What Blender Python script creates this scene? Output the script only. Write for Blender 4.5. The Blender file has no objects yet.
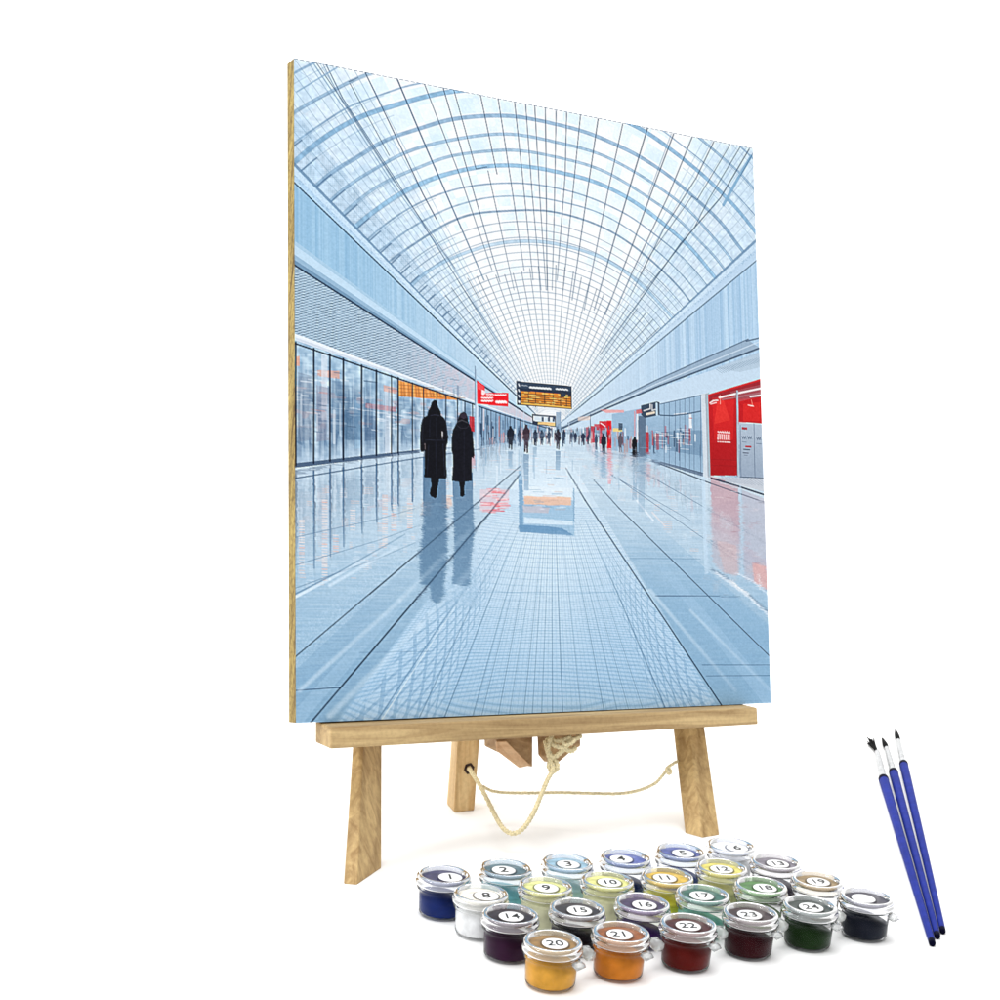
import bpy, bmesh, math, random
import numpy as np
from mathutils import Vector, Matrix
random.seed(7)
RNG = np.random.default_rng(11)
S = bpy.context.scene
COL = S.collection

# ------------------------------------------------------------------ camera frame
F = 1528.2                      # focal length in pixels of a 1000 px wide picture
PITCH, ROLL, CAMH = math.radians(6), math.radians(4), 0.318
dn = Vector((-math.sin(ROLL)*math.cos(PITCH), math.cos(ROLL)*math.cos(PITCH), math.sin(PITCH)))
UP = -dn
fw = Vector((0, 0, 1)); YW = (fw - UP*fw.dot(UP)).normalized(); XW = YW.cross(UP)
RW = Matrix((XW, YW, UP))
CAM = Vector((0, 0, CAMH))
def cvw(p): return RW @ Vector(p) + CAM
def at(px, py, Z): return cvw(((px-500)/F*Z, (py-500)/F*Z, Z))
def ground(px, py, h=0.0):
    d = RW @ Vector(((px-500)/F, (py-500)/F, 1))
    return CAM + d*((h-CAMH)/d.z)

# ------------------------------------------------------------------ helpers
def tag(o, label=None, cat=None, group=None, kind=None):
    for k, v in (('label', label), ('category', cat), ('group', group), ('kind', kind)):
        if v: o[k] = v
    return o
def link(name, me, mat=None, parent=None, smooth=False):
    o = bpy.data.objects.new(name, me); COL.objects.link(o)
    if mat: me.materials.append(mat)
    if parent: o.parent = parent
    if smooth:
        me.polygons.foreach_set('use_smooth', [True]*len(me.polygons))
    return o
def empty(name, loc=(0, 0, 0)):
    o = bpy.data.objects.new(name, None); COL.objects.link(o); o.location = loc; o.empty_display_size = .01
    return o
def pymesh(name, vs, fs):
    me = bpy.data.meshes.new(name); me.from_pydata([tuple(v) for v in vs], [], fs); me.update(); return me
def hexa(name, bot, top, mat, parent, bevel=0.0006, origin=Vector((0, 0, 0))):
    """a board: quad bot (4 points) and quad top (4 points)"""
    vs = [Vector(p)-origin for p in list(bot)+list(top)]
    bm = bmesh.new(); bv = [bm.verts.new(v) for v in vs]
    bm.faces.new(bv[3::-1]); bm.faces.new(bv[4:])
    for i in range(4): j = (i+1) % 4; bm.faces.new((bv[i], bv[j], bv[4+j], bv[4+i]))
    bmesh.ops.recalc_face_normals(bm, faces=bm.faces)
    if bevel:
        bmesh.ops.bevel(bm, geom=list(bm.edges), offset=bevel, segments=2, affect='EDGES', profile=.6)
    # long subdivision for a slight hand-sawn unevenness
    me = bpy.data.meshes.new(name); bm.to_mesh(me); bm.free()
    return link(name, me, mat, parent)
def lathe(prof, n=48, cap=False):
    vs, fs = [], []
    for r, z in prof:
        for i in range(n):
            a = 2*math.pi*i/n; vs.append((r*math.cos(a), r*math.sin(a), z))
    m = len(prof)
    for k in range(m-1):
        for i in range(n):
            j = (i+1) % n; fs.append((k*n+i, k*n+j, (k+1)*n+j, (k+1)*n+i))
    if cap:
        fs.append(tuple(range(n))[::-1]); fs.append(tuple((m-1)*n+i for i in range(n)))
    return vs, fs
def tube(name, pts, rad, mat, parent, n=10, twist=0, closed=False):
    """swept round tube; twist>0 gives laid rope strands"""
    P = [Vector(p) for p in pts]
    # resample with catmull-rom
    out = []
    for i in range(len(P)-1):
        p0 = P[max(i-1, 0)]; p1 = P[i]; p2 = P[i+1]; p3 = P[min(i+2, len(P)-1)]
        for k in range(14):
            t = k/14
            out.append(.5*((2*p1)+(p2-p0)*t+(2*p0-5*p1+4*p2-p3)*t*t+(3*p1-p0-3*p2+p3)*t**3))
    out.append(P[-1])
    vs, fs = [], []
    nrm = None; L = 0
    for i, p in enumerate(out):
        tng = (out[min(i+1, len(out)-1)]-out[max(i-1, 0)]).normalized()
        if nrm is None:
            nrm = tng.cross(Vector((0, .3, 1))).normalized()
        nrm = (nrm - tng*nrm.dot(tng)).normalized(); b = tng.cross(nrm)
        if i: L += (p-out[i-1]).length
        r0 = rad(i/(len(out)-1)) if callable(rad) else rad
        for k in range(n):
            a = 2*math.pi*k/n
            r = r0*(1+(.22*math.cos(3*(a-L*twist)) if twist else 0))
            vs.append(p + nrm*(r*math.cos(a)) + b*(r*math.sin(a)))
    for i in range(len(out)-1):
        for k in range(n):
            j = (k+1) % n; fs.append((i*n+k, i*n+j, (i+1)*n+j, (i+1)*n+k))
    fs.append(tuple(range(n))[::-1]); fs.append(tuple((len(out)-1)*n+k for k in range(n)))
    return link(name, pymesh(name, vs, fs), mat, parent, True)

# ------------------------------------------------------------------ materials
def lin(c):
    return tuple(((v/255)/12.92 if v/255 <= .04045 else ((v/255+.055)/1.055)**2.4) for v in c)
def newmat(name):
    m = bpy.data.materials.new(name); m.use_nodes = True
    nt = m.node_tree; b = nt.nodes['Principled BSDF']
    return m, nt, b
def wood_mat(name, light, dark, axis=(1, 0, 0), rough=.65, scale=1.0, mott=.25):
    m, nt, b = newmat(name); N, L = nt.nodes, nt.links
    tc = N.new('ShaderNodeTexCoord')
    ax_ = Vector(axis).normalized()
    # stretch the noise along the grain: P*k + axis*(P.axis)*(kl-k)
    k, kl = 150*scale, 9*scale
    dt = N.new('ShaderNodeVectorMath'); dt.operation = 'DOT_PRODUCT'; dt.inputs[1].default_value = ax_; L.new(tc.outputs['Object'], dt.inputs[0])
    sc = N.new('ShaderNodeVectorMath'); sc.operation = 'SCALE'; sc.inputs[0].default_value = ax_*(kl-k); L.new(dt.outputs['Value'], sc.inputs['Scale'])
    mp = N.new('ShaderNodeVectorMath'); mp.operation = 'MULTIPLY_ADD'; mp.inputs[1].default_value = (k, k, k)
    L.new(tc.outputs['Object'], mp.inputs[0]); L.new(sc.outputs[0], mp.inputs[2])
    n1 = N.new('ShaderNodeTexNoise'); n1.inputs['Scale'].default_value = 1.0; n1.inputs['Detail'].default_value = 6; n1.inputs['Distortion'].default_value = 1.2
    n1.inputs['Roughness'].default_value = .6
    L.new(mp.outputs[0], n1.inputs['Vector'])
    cr = N.new('ShaderNodeValToRGB'); cr.color_ramp.elements[0].position = .32; cr.color_ramp.elements[1].position = .66
    cr.color_ramp.elements[0].color = (*dark, 1); cr.color_ramp.elements[1].color = (*light, 1)
    L.new(n1.outputs['Fac'], cr.inputs[0])
    wv = N.new('ShaderNodeTexWave'); wv.inputs['Scale'].default_value = .14; wv.inputs['Distortion'].default_value = 9; wv.inputs['Detail'].default_value = 3; wv.inputs['Detail Scale'].default_value = .6
    L.new(mp.outputs[0], wv.inputs['Vector'])
    cr2 = N.new('ShaderNodeValToRGB'); cr2.color_ramp.elements[0].color = (.62, .56, .48, 1); cr2.color_ramp.elements[0].position = .05
    cr2.color_ramp.elements[1].color = (1, 1, 1, 1); cr2.color_ramp.elements[1].position = .45
    L.new(wv.outputs['Fac'], cr2.inputs[0])
    mx = N.new('ShaderNodeMix'); mx.data_type = 'RGBA'; mx.blend_type = 'MULTIPLY'; mx.inputs[0].default_value = .5
    L.new(cr.outputs[0], mx.inputs[6]); L.new(cr2.outputs[0], mx.inputs[7])
    n3 = N.new('ShaderNodeTexNoise'); n3.inputs['Scale'].default_value = 420; n3.inputs['Detail'].default_value = 3
    L.new(tc.outputs['Object'], n3.inputs['Vector'])
    cr3 = N.new('ShaderNodeValToRGB'); cr3.color_ramp.elements[0].position = .36; cr3.color_ramp.elements[0].color = (.6, .55, .5, 1); cr3.color_ramp.elements[1].position = .56; cr3.color_ramp.elements[1].color = (1, 1, 1, 1)
    L.new(n3.outputs['Fac'], cr3.inputs[0])
    mx2 = N.new('ShaderNodeMix'); mx2.data_type = 'RGBA'; mx2.blend_type = 'MULTIPLY'; mx2.inputs[0].default_value = mott
    L.new(mx.outputs[2], mx2.inputs[6]); L.new(cr3.outputs[0], mx2.inputs[7])
    L.new(mx2.outputs[2], b.inputs['Base Color'])
    b.inputs['Roughness'].default_value = rough
    bp = N.new('ShaderNodeBump'); bp.inputs['Strength'].default_value = .5; bp.inputs['Distance'].default_value = .0004
    L.new(n1.outputs['Fac'], bp.inputs['Height']); L.new(bp.outputs[0], b.inputs['Normal'])
    return m
def plain_mat(name, rgb, rough=.5, spec=.5, noise=None, bump=0, metallic=0):
    m, nt, b = newmat(name); N, L = nt.nodes, nt.links
    b.inputs['Base Color'].default_value = (*rgb, 1); b.inputs['Roughness'].default_value = rough
    b.inputs['Specular IOR Level'].default_value = spec; b.inputs['Metallic'].default_value = metallic
    if noise:
        sc, amt = noise
        tc = N.new('ShaderNodeTexCoord'); n1 = N.new('ShaderNodeTexNoise'); n1.inputs['Scale'].default_value = sc; n1.inputs['Detail'].default_value = 5
        L.new(tc.outputs['Object'], n1.inputs['Vector'])
        cr = N.new('ShaderNodeValToRGB'); cr.color_ramp.elements[0].position = .3; cr.color_ramp.elements[1].position = .7
        cr.color_ramp.elements[0].color = (*[c*(1-amt) for c in rgb], 1); cr.color_ramp.elements[1].color = (*[min(1, c*(1+amt)) for c in rgb], 1)
        L.new(n1.outputs['Fac'], cr.inputs[0]); L.new(cr.outputs[0], b.inputs['Base Color'])
        if bump:
            bp = N.new('ShaderNodeBump'); bp.inputs['Strength'].default_value = bump; bp.inputs['Distance'].default_value = .0003
            L.new(n1.outputs['Fac'], bp.inputs['Height']); L.new(bp.outputs[0], b.inputs['Normal'])
    return m

# ------------------------------------------------------------------ the printed picture, painted procedurally as a colour attribute
CORN = [(294, 58), (753, 148), (771, 703), (296, 723)]
def homography(src, dst):
    A = []
    for (x, y), (u, v) in zip(src, dst):
        A.append([x, y, 1, 0, 0, 0, -u*x, -u*y, -u]); A.append([0, 0, 0, x, y, 1, -v*x, -v*y, -v])
    V = np.linalg.svd(np.array(A, float))[2]; return V[-1].reshape(3, 3)
HM = homography(CORN, [(0, 0), (1, 0), (1, 1), (0, 1)])
HI = np.linalg.inv(HM)
ASP = .8974
GW, GH = 760, 950                # final grid; painted at twice that
BW, BH = GW*2, GH*2
LW = BH/606.0                    # buffer pixels per traced unit
def T(p):
    q = HM @ np.array([p[0], p[1], 1.0]); return (q[0]/q[2]*BW, q[1]/q[2]*BH)
class Painter:
    def __init__(s):
        s.im = np.zeros((BH, BW, 3), np.float32)
        yy, xx = np.mgrid[0:BH, 0:BW].astype(np.float32)
        s.u = (xx+.5)/BW; s.v = (yy+.5)/BH
        s.x = (s.u-.504)*ASP; s.y = .543-s.v       # hall coordinates about the vanishing point
        w = HI[2, 0]*s.u+HI[2, 1]*s.v+HI[2, 2]
        s.px = (HI[0, 0]*s.u+HI[0, 1]*s.v+HI[0, 2])/w; s.py = (HI[1, 0]*s.u+HI[1, 1]*s.v+HI[1, 2])/w
    def mix(s, mask, col, sl=None):
        mask = np.asarray(mask)
        sl = sl or (slice(0, BH), slice(0, BW))
        c = np.asarray(col, np.float32)
        m = mask[..., None].astype(np.float32)
        s.im[sl] = s.im[sl]*(1-m)+c*m
    def box(s, P, pad):
        xs = [p[0] for p in P]; ys = [p[1] for p in P]
        x0 = max(0, int(min(xs)-pad)); x1 = min(BW, int(max(xs)+pad)+2); y0 = max(0, int(min(ys)-pad)); y1 = min(BH, int(max(ys)+pad)+2)
        return x0, x1, y0, y1
    def pmask(s, P):
        x0, x1, y0, y1 = s.box(P, 1)
        if x1 <= x0 or y1 <= y0: return None, None
        Y, X = np.mgrid[y0:y1, x0:x1].astype(np.float32); Y += .5; X += .5
        ins = np.zeros(X.shape, bool)
        for i in range(len(P)):
            (ax, ay), (bx, by) = P[i], P[(i+1) % len(P)]
            if abs(by-ay) < 1e-9: continue
            c = ((ay > Y) != (by > Y)) & (X < (bx-ax)*(Y-ay)/(by-ay)+ax); ins ^= c
        return ins.astype(np.float32), (slice(y0, y1), slice(x0, x1))
    def poly(s, pts, col, a=1.0, grad=None):
        m, sl = s.pmask([T(p) for p in pts])
        if m is None: return
        if grad is not None:                       # (col2, vertical) blend down the polygon
            t = np.linspace(0, 1, m.shape[0], dtype=np.float32)[:, None, None]
            c = np.asarray(col, np.float32)*(1-t)+np.asarray(grad, np.float32)*t
            s.mix(m*a, np.broadcast_to(c, m.shape+(3,)), sl)
        else: s.mix(m*a, col, sl)
    def line(s, pts, w, col, a=1.0, a2=None, soft=1.0):
        P = [T(p) for p in pts]; n = len(P)-1
        for i in range(n):
            (ax, ay), (bx, by) = P[i], P[i+1]; hw = w*LW/2
            x0, x1, y0, y1 = s.box([P[i], P[i+1]], hw+2)
            if x1 <= x0 or y1 <= y0: continue
            Y, X = np.mgrid[y0:y1, x0:x1].astype(np.float32)
            dx, dy = bx-ax, by-ay; q = dx*dx+dy*dy+1e-9
            t = np.clip(((X-ax)*dx+(Y-ay)*dy)/q, 0, 1)
            d = np.hypot(X-ax-t*dx, Y-ay-t*dy)
            c = np.clip((hw+soft*.5-d)/soft, 0, 1)
            al = a if a2 is None else a+(a2-a)*(i+t)/n
            s.mix(c*al, col, (slice(y0, y1), slice(x0, x1)))
    def ell(s, c, rx, ry, col, a=1.0):
        s.poly([(c[0]+rx*math.cos(k*.3927), c[1]+ry*math.sin(k*.3927)) for k in range(16)], col, a)
def vnoise(cy, cx, seed, shape=None):
    """smooth value noise, cells of cy x cx buffer pixels"""
    h, w = shape or (BH, BW); g = np.random.default_rng(seed)
    r = g.random((int(h/cy)+3, int(w/cx)+3)).astype(np.float32)
    yy = np.arange(h)/cy; xx = np.arange(w)/cx
    y0 = yy.astype(int); x0 = xx.astype(int); fy = (yy-y0)[:, None]; fx = (xx-x0)[None]
    fy = fy*fy*(3-2*fy); fx = fx*fx*(3-2*fx)
    return ((r[y0][:, x0]*(1-fy)+r[y0+1][:, x0]*fy)*(1-fx)+(r[y0][:, x0+1]*(1-fy)+r[y0+1][:, x0+1]*fy)*fx).astype(np.float32)
def sstep(a, b, t):
    t = np.clip((t-a)/(b-a), 0, 1); return t*t*(3-2*t)

def paint():
    p = Painter(); x, y = p.x, p.y; ax = np.abs(x)+1e-6
    A = lambda *c: np.array(c, np.float32)
    sl = y/ax                                        # slope towards the vanishing point
    r = np.hypot(x, y)
    # ---- vault sky
    t = sstep(0, .55, r)[..., None]
    base = A(250, 252, 254)*(1-t)+A(232, 243, 252)*t
    p.im[:] = base
    # arch scale of every point
    B = 1.2917
    s = (.292*y+np.sqrt(np.maximum(.0853*y*y+4*B*r*r, 1e-9)))/(2*B)
    s = np.maximum(s, 1e-3); z = 1/s
    th = np.arctan2(x, y+.146*s)
    vault = sl > .834
    # tinted panes
    dz = .088; k = np.floor((z-.055)/dz); kt = np.floor(th/.056)
    hsh = np.modf(np.sin(k*12.9898+kt*78.233)*43758.5453)[0]; hsh = np.abs(hsh)
    pane = (hsh-.5)*sstep(.12, .4, s)
    p.im += (pane[..., None]*A(-26, -12, -2))
    n1 = vnoise(60, 60, 1); n2 = vnoise(9, 9, 2)
    p.im += ((n1-.5)*14+(n2-.5)*7)[..., None]*A(1.1, .7, .3)
    # hazier lower sides of the vault
    side = sstep(1.75, 1.25, sl)*vault
    p.mix(side*.5*sstep(.03, .2, r), A(182, 208, 230)*np.ones((1, 1, 3), np.float32)+(n2[..., None]-.5)*40)
    # ribs: spacing constant in depth
    def ribs(dz, off, w0, w1, col, alpha, cond):
        f = (z-off)/dz; f = f-np.round(f)
        spacing = s*s*dz*BH; d = np.abs(f)*spacing
        hw = (w0+(w1-w0)*sstep(.15, .5, s))*LW/2
        c = np.clip(hw+.5-d, 0, 1)
        mean = np.clip(2*hw/spacing, 0, 1)
        c = np.where(spacing < 5, mean, c)
        a = alpha*np.clip(cond, 0, 1)*vault
        p.mix(c*a, col)
    far = sstep(.02, .2, s)
    small = (s < .352)
    spx = s*BH/LW                                   # ring spacing tightens towards the far end
    idx_ = np.log(1.9+.030*spx)/.030; f = idx_-np.round(idx_); spacing = (1.9+.030*spx)*LW; d = np.abs(f)*spacing
    wgt = .75+.5*vnoise(50, 50, 9)
    c = np.clip(.40*LW*wgt+.35-d, 0, 1)
    p.mix(c*vault*small*sstep(.012, .06, s)*(.40+.34*sstep(.08, .28, s)), A(96, 124, 152))
    # the thick near ribs, one by one
    for sv, w, col, al in ((.365, 2.0, (96, 128, 158), .7), (.387, 1.5, (120, 152, 180), .7), (.410, 1.6, (110, 142, 172), .7), (.436, 3.9, (140, 184, 216), .85), (.462, 2.6, (150, 182, 208), .8), (.488, 2.7, (146, 180, 208), .8),
                           (.519, 3.6, (136, 170, 200), .85), (.565, 4.2, (128, 172, 206), .85), (.585, 1.6, (110, 145, 178), .7), (.315, 3.0, (140, 180, 210), .55), (.62, 2.6, (130, 165, 195), .7), (.665, 2.2, (120, 155, 188), .7), (.705, 2.2, (125, 160, 192), .7), (.755, 2, (120, 155, 188), .7), (.80, 2.2, (125, 160, 192), .7)):
        wob = (vnoise(120, 160, int(sv*1000))-.5)*.006
        gsx = np.sqrt(np.maximum(1e-6, (x*x+(y+.146*s)**2)))/s
        d = np.abs(s+wob-sv)*BH*1.0
        c = np.clip((w*LW/2+.5-d), 0, 1)*vault
        p.mix(c*al, A(*col)+(n2[..., None]-.5)*34)
        if w > 2.4:
            d2 = np.abs(d-w*LW/2); p.mix(np.clip(1.1-d2*.8, 0, 1)*vault*.45, A(78, 112, 146))
    # longitudinals, dense part
    dth = .0555; f = th/dth+.2; f = f-np.round(f)
    sp = dth*1.146*s*BH; d = np.abs(f)*sp; hw = .42*LW
    c = np.where(sp < 4, .3, np.clip(hw+.5-d, 0, 1))
    jag = vnoise(160, 160, 5)
    lim = (s < .245+.04*jag)
    p.mix(c*lim*vault*(.32+.40*sstep(.03, .15, s)), A(62, 86, 110))
    # low side longitudinals
    for q in np.tan(np.linspace(math.atan(.90), math.atan(1.62), 13)):
        for sgn in (-1, 1):
            ex = .62*sgn; g = int(q*1000) % 5
            a = (.504+ex/ASP, .543-abs(ex)*q); b = (.504+.03*sgn, .543-.03*q)
            pa = HI @ np.array([a[0], a[1], 1]); pb = HI @ np.array([b[0], b[1], 1])
            p.line([(pa[0]/pa[2], pa[1]/pa[2]), (pb[0]/pb[2], pb[1]/pb[2])], .6+.15*(g % 3), (112, 144, 172), .6 if sgn < 0 else .45, .3)
    # traced longitudinals
    DK = (40, 66, 94)
    long = [([(312.6, 62), (345, 110), (393, 184), (450, 262), (500, 345)], 1.7, (136, 166, 192)), ([(316, 62), (349, 110), (398, 186), (455, 268)], 1.0, DK), ([(326, 64), (342.6, 98), (398, 183), (462.6, 287.6), (505, 350)], 1.2, (48, 82, 116)),
            ([(323, 64), (340, 98), (395, 183)], .8, (90, 120, 150)), ([(350, 83.6), (389.4, 155.6)], 1.0, (50, 80, 110)), ([(349, 82), (358, 78)], 1.0, (50, 80, 110)), ([(365.4, 72.8), (388, 119.6), (423, 194), (437, 220)], 1.4, (40, 74, 108)),
            ([(396.6, 77.6), (426.6, 148.4), (461, 227.6), (484, 280)], 1.9, (44, 80, 114)), ([(424, 83), (432, 104), (460, 176), (492, 270)], 1.2, DK), ([(443, 87), (469, 176), (500, 282)], 1.3, DK),
            ([(453.6, 89), (476, 169), (487, 167)], 1.1, DK), ([(480.4, 95), (497, 174)], 1.2, DK), ([(488, 171), (514, 290)], 1.0, DK), ([(498, 98), (510, 176), (524, 270)], 1.2, DK), ([(514.4, 101), (522, 172), (533, 280)], 1.2, DK),
            ([(525.6, 104), (532, 192), (541, 290)], 1.1, DK), ([(534.6, 105), (540, 200), (546, 290)], 1.1, DK), ([(545.4, 107.6), (547, 290)], 1.3, DK), ([(556, 111), (554, 220), (552, 290)], 1.1, DK), ([(566.6, 113), (565, 176), (557, 280)], 1.2, DK),
            ([(580.4, 115), (572, 200), (563, 290)], 1.2, DK), ([(598, 119), (586, 200), (572, 300)], 1.4, DK), ([(622.6, 124), (608, 190), (584, 310)], 1.3, DK), ([(647.4, 128), (636, 166), (614, 240), (594, 310)], 1.7, DK),
            ([(673.4, 134), (650, 196), (634, 240), (617, 284), (605, 315)], 1.5, DK), ([(671, 134), (648, 196)], .7, (90, 120, 150)), ([(692, 137), (668, 196), (632, 272), (618, 305)], 1.4, DK), ([(713.6, 141.6), (696, 178), (664, 228), (640, 276)], 1.4, DK),
            ([(729.6, 145), (697, 200), (692, 196), (650, 255), (630, 296)], 1.1, DK), ([(740, 147), (708, 200), (694, 228), (640, 296)], 1.2, DK), ([(749, 149), (720, 198), (694, 228), (680, 244), (640, 300), (600, 355)], 1.6, DK),
            ([(751, 156), (738, 178), (723, 205)], 4.6, (128, 170, 202)), ([(753.6, 152), (740, 176)], 1.0, (60, 96, 130)), ([(297, 92), (345, 63)], 1.6, (130, 165, 195)), ([(297, 70), (330, 92), (400, 150)], .6, (160, 190, 215))]
    for pts, w, col in long: p.line(pts, w*.70, col, .95, .55 if pts[-1][1] > 250 else .9)
    # mesh strip just above the left cornice
    st = vault*(x < 0)*(sl < 1.02)*sstep(.05, .12, r)
    hat = ((np.sin(p.px*3.1)+np.sin(p.py*3.3)) > .1)
    p.mix(st*(.22+.2*hat), A(138, 172, 202)+(n2[..., None]-.5)*50)
    kk = np.log(1.2+.055*spx)/.055; f = kk-np.round(kk); d = np.abs(f)*(1.2+.055*spx)*LW
    p.mix(np.clip(.8*LW-d, 0, 1)*st*(sl < .95)*.75, A(74, 108, 142))
    p.mix(np.clip(.5*LW-d, 0, 1)*vault*(sl < 1.7)*(s > .34)*.35, A(90, 124, 156))
    # bright far end
    p.mix(np.exp(-((x/.13)**2+((y-.12)/.13)**2))*.42, A(250, 252, 255))
    # ---- cornices and walls
    def band(cond, col, a=1.0): p.mix(cond*a, col)
    L = (x < 0).astype(np.float32); R = 1-L
    wav = vnoise(14, 14, 21)
    below = (sl <= .834)
    sh = sstep(0, .42, ax)[..., None]
    band(below*L, A(206, 224, 240)*(1-sh)+A(178, 208, 234)*sh)
    band(below*R*True, A(206, 224, 240)*(1-sh)+A(186, 210, 232)*sh)
    spk = vnoise(3.2, 3.2, 22)
    band(below*(sl > .785)*(spk > .62), A(140, 172, 202), .5)
    band(below*(sl > .80)*(sl < .825), A(222, 238, 250), .45)
    band((sl < .842)*(sl > .828), A(96, 130, 162), .75)
    # wall panels
    strp = vnoise(4000, 3.0, 23)*.6+vnoise(4000, 9, 24)*.4
    wallc = (A(196, 217, 234)*(1-sh)+A(150, 189, 218)*sh)+(strp[..., None]-.5)*A(34, 26, 18)*sstep(.02, .3, ax)[..., None]
    band(L*(sl < .772), wallc)
    wallr = (A(202, 220, 236)*(1-sh)+A(170, 200, 226)*sh)+(strp[..., None]-.5)*A(56, 44, 30)*sstep(.02, .3, ax)[..., None]
    band(R*(sl < .752), wallr)
    band(L*(np.abs(sl-.772) < .0035/np.maximum(ax, .06)*.45), A(44, 70, 98), .9)
    band(R*(np.abs(sl-.752) < .0035/np.maximum(ax, .06)*.4), A(74, 98, 124), .85)
    # left ledge
    band(L*(sl < .575), A(168, 200, 224)); band(L*(sl < .56)*(sl > .528), A(190, 216, 236)); band(L*(sl < .528)*(sl > .51), A(150, 182, 208)); band(L*(sl < .51)*(sl > .49), A(112, 146, 176))
    # louvre band
    lou = (A(196, 202, 216)*(1-sh)+A(168, 194, 214)*sh)
    band(L*(sl < .492), lou)
    ph = p.py*2.35+p.px*.62+np.sin(p.px*.9)*.5
    lo = (np.sin(ph*1.0) > .15)*(.35+.65*vnoise(7, 12, 25))
    band(L*(sl < .492)*lo*sstep(.12, .34, ax), A(52, 80, 110), .92)
    ph2 = p.py*2.2-p.px*.9
    band(L*(sl < .492)*(np.sin(ph2) > .5)*sstep(.12, .30, ax), A(226, 238, 246), .35)
    band(L*(sl < .492)*sstep(.30, .17, ax)*(vnoise(8, 5, 26) > .5), A(216, 196, 206), .4)
    band(L*(np.abs(sl-.492) < .0016/np.maximum(ax, .06)), A(38, 56, 80), .9)
    band(L*(sl < .262), A(226, 234, 244)); band(L*(sl < .250), A(205, 216, 230))
    # glass fronts, left
    gn = vnoise(12, 10, 31)*.4+vnoise(60, 18, 32)*.35+vnoise(5, 30, 33)*.25
    vv = np.clip((.235*ax-y)/(.42*ax), 0, 1)
    g1 = A(166, 194, 216)*(1-vv[..., None])+A(142, 168, 192)*vv[..., None]
    g1 = g1+(gn[..., None]-.5)*A(120, 105, 80)
    dk = sstep(.25, .45, vv)*sstep(.95, .78, vv)*(vnoise(44, 16, 34) > .5)
    g1 = g1*(1-.34*dk[..., None])+A(50, 84, 118)*.34*dk[..., None]
    g1 = g1*(1-sstep(.72, .95, vv)[..., None]*.5)+A(196, 216, 234)*sstep(.72, .95, vv)[..., None]*.5
    vcol = (vnoise(300, 7, 37) > .58)*sstep(.2, .3, vv)*sstep(.98, .85, vv)
    g1 = g1*(1-.30*vcol[..., None])+A(64, 92, 124)*.30*vcol[..., None]
    vcl = (vnoise(260, 6, 38) > .66)*sstep(.02, .2, vv)
    g1 = g1*(1-.34*vcl[..., None])+A(206, 222, 236)*.34*vcl[..., None]
    warm = (vnoise(10, 26, 35) > .76)*sstep(.2, .3, vv)*sstep(.75, .6, vv)
    g1 = g1*(1-.28*warm[..., None])+A(224, 160, 150)*.28*warm[..., None]
    wl = (vnoise(4, 40, 36) > .74)*sstep(.25, .4, vv)*sstep(.8, .6, vv)
    g1 = g1*(1-.4*wl[..., None])+A(236, 240, 246)*.4*wl[..., None]
    band(L*(sl < .240), g1)
    band(R*(sl < .165)*(x > .005), g1*.9+20)
    # floor plane, both sides
    fl = y < -.178*ax
    t = sstep(0, .45, -y)[..., None]
    floor = A(200, 218, 232)*(1-t)+A(146, 182, 210)*t
    floor = floor+(vnoise(3, 60, 41)[..., None]-.5)*A(20, 15, 10)
    band(fl, floor)
    upper = p.im.copy()
    # warm and white bits seen through the near panes
    for q, c, a in (([(296, 357), (300, 356), (300, 366), (296, 366)], (238, 150, 110), .6), ([(318, 370), (340, 371), (340, 379), (318, 376)], (240, 160, 130), .55), ([(322, 352), (328, 354), (328, 420), (322, 420)], (222, 230, 240), .6),
                    ([(385, 388), (391, 390), (391, 455), (385, 455)], (222, 230, 240), .6), ([(366, 403), (396, 407), (396, 412), (366, 408)], (206, 120, 124), .45), ([(355, 400), (362, 402), (362, 448), (355, 449)], (150, 190, 220), .4),
                    ([(384, 385), (397, 388), (397, 394), (384, 391)], (232, 150, 124), .5), ([(298, 372), (312, 376), (312, 440), (298, 442)], (120, 134, 156), .4), ([(317, 385), (330, 388), (330, 440), (317, 442)], (140, 140, 160), .45),
                    ([(331, 380), (343, 382), (343, 430), (331, 432)], (100, 130, 160), .4), ([(345, 408), (361, 410), (361, 440), (345, 440)], (66, 100, 134), .4), ([(365, 415), (376, 416), (376, 440), (365, 441)], (70, 96, 130), .45)):
        p.poly(q, c, a)
    for k in range(46):
        xx = RNG.uniform(296, 474); yy = RNG.uniform(370, 440); w = RNG.uniform(4, 14)
        c = [(226, 234, 242), (110, 140, 170), (206, 140, 134), (160, 190, 216), (70, 96, 124), (236, 240, 246), (96, 124, 152)][RNG.integers(7)]
        p.line([(xx, yy), (xx+w, yy+w*.12)], RNG.uniform(.6, 1.6), c, RNG.uniform(.3, .7))
    for k in range(26):
        xx = RNG.uniform(296, 474); yy = RNG.uniform(375, 415); h = RNG.uniform(10, 40)
        c = [(226, 236, 244), (96, 126, 156), (176, 200, 222)][RNG.integers(3)]
        p.line([(xx, yy), (xx, yy+h)], RNG.uniform(.8, 2.6), c, RNG.uniform(.25, .55))
    # amber ceiling
    p.poly([(398.7, 380), (414, 384.5), (440, 393), (460, 400), (430, 399), (398.7, 396)], (238, 158, 84), 1, (214, 140, 74))
    for k in range(26):
        xx = 399+k*2.4; p.line([(xx, 380+(xx-399)*.33), (xx+1, 397)], .7, (150, 96, 60) if k % 3 else (252, 214, 150), .55)
    for yy in (384.5, 388, 391.5, 395): p.line([(399, yy), (399+(yy-379)*3.0+18, yy+3)], .7, (140, 90, 60), .5)
    # far left shops seen beyond the pole
    p.poly([(478, 405), (551, 428), (551, 436), (478, 447)], (128, 160, 190), .8)
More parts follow.
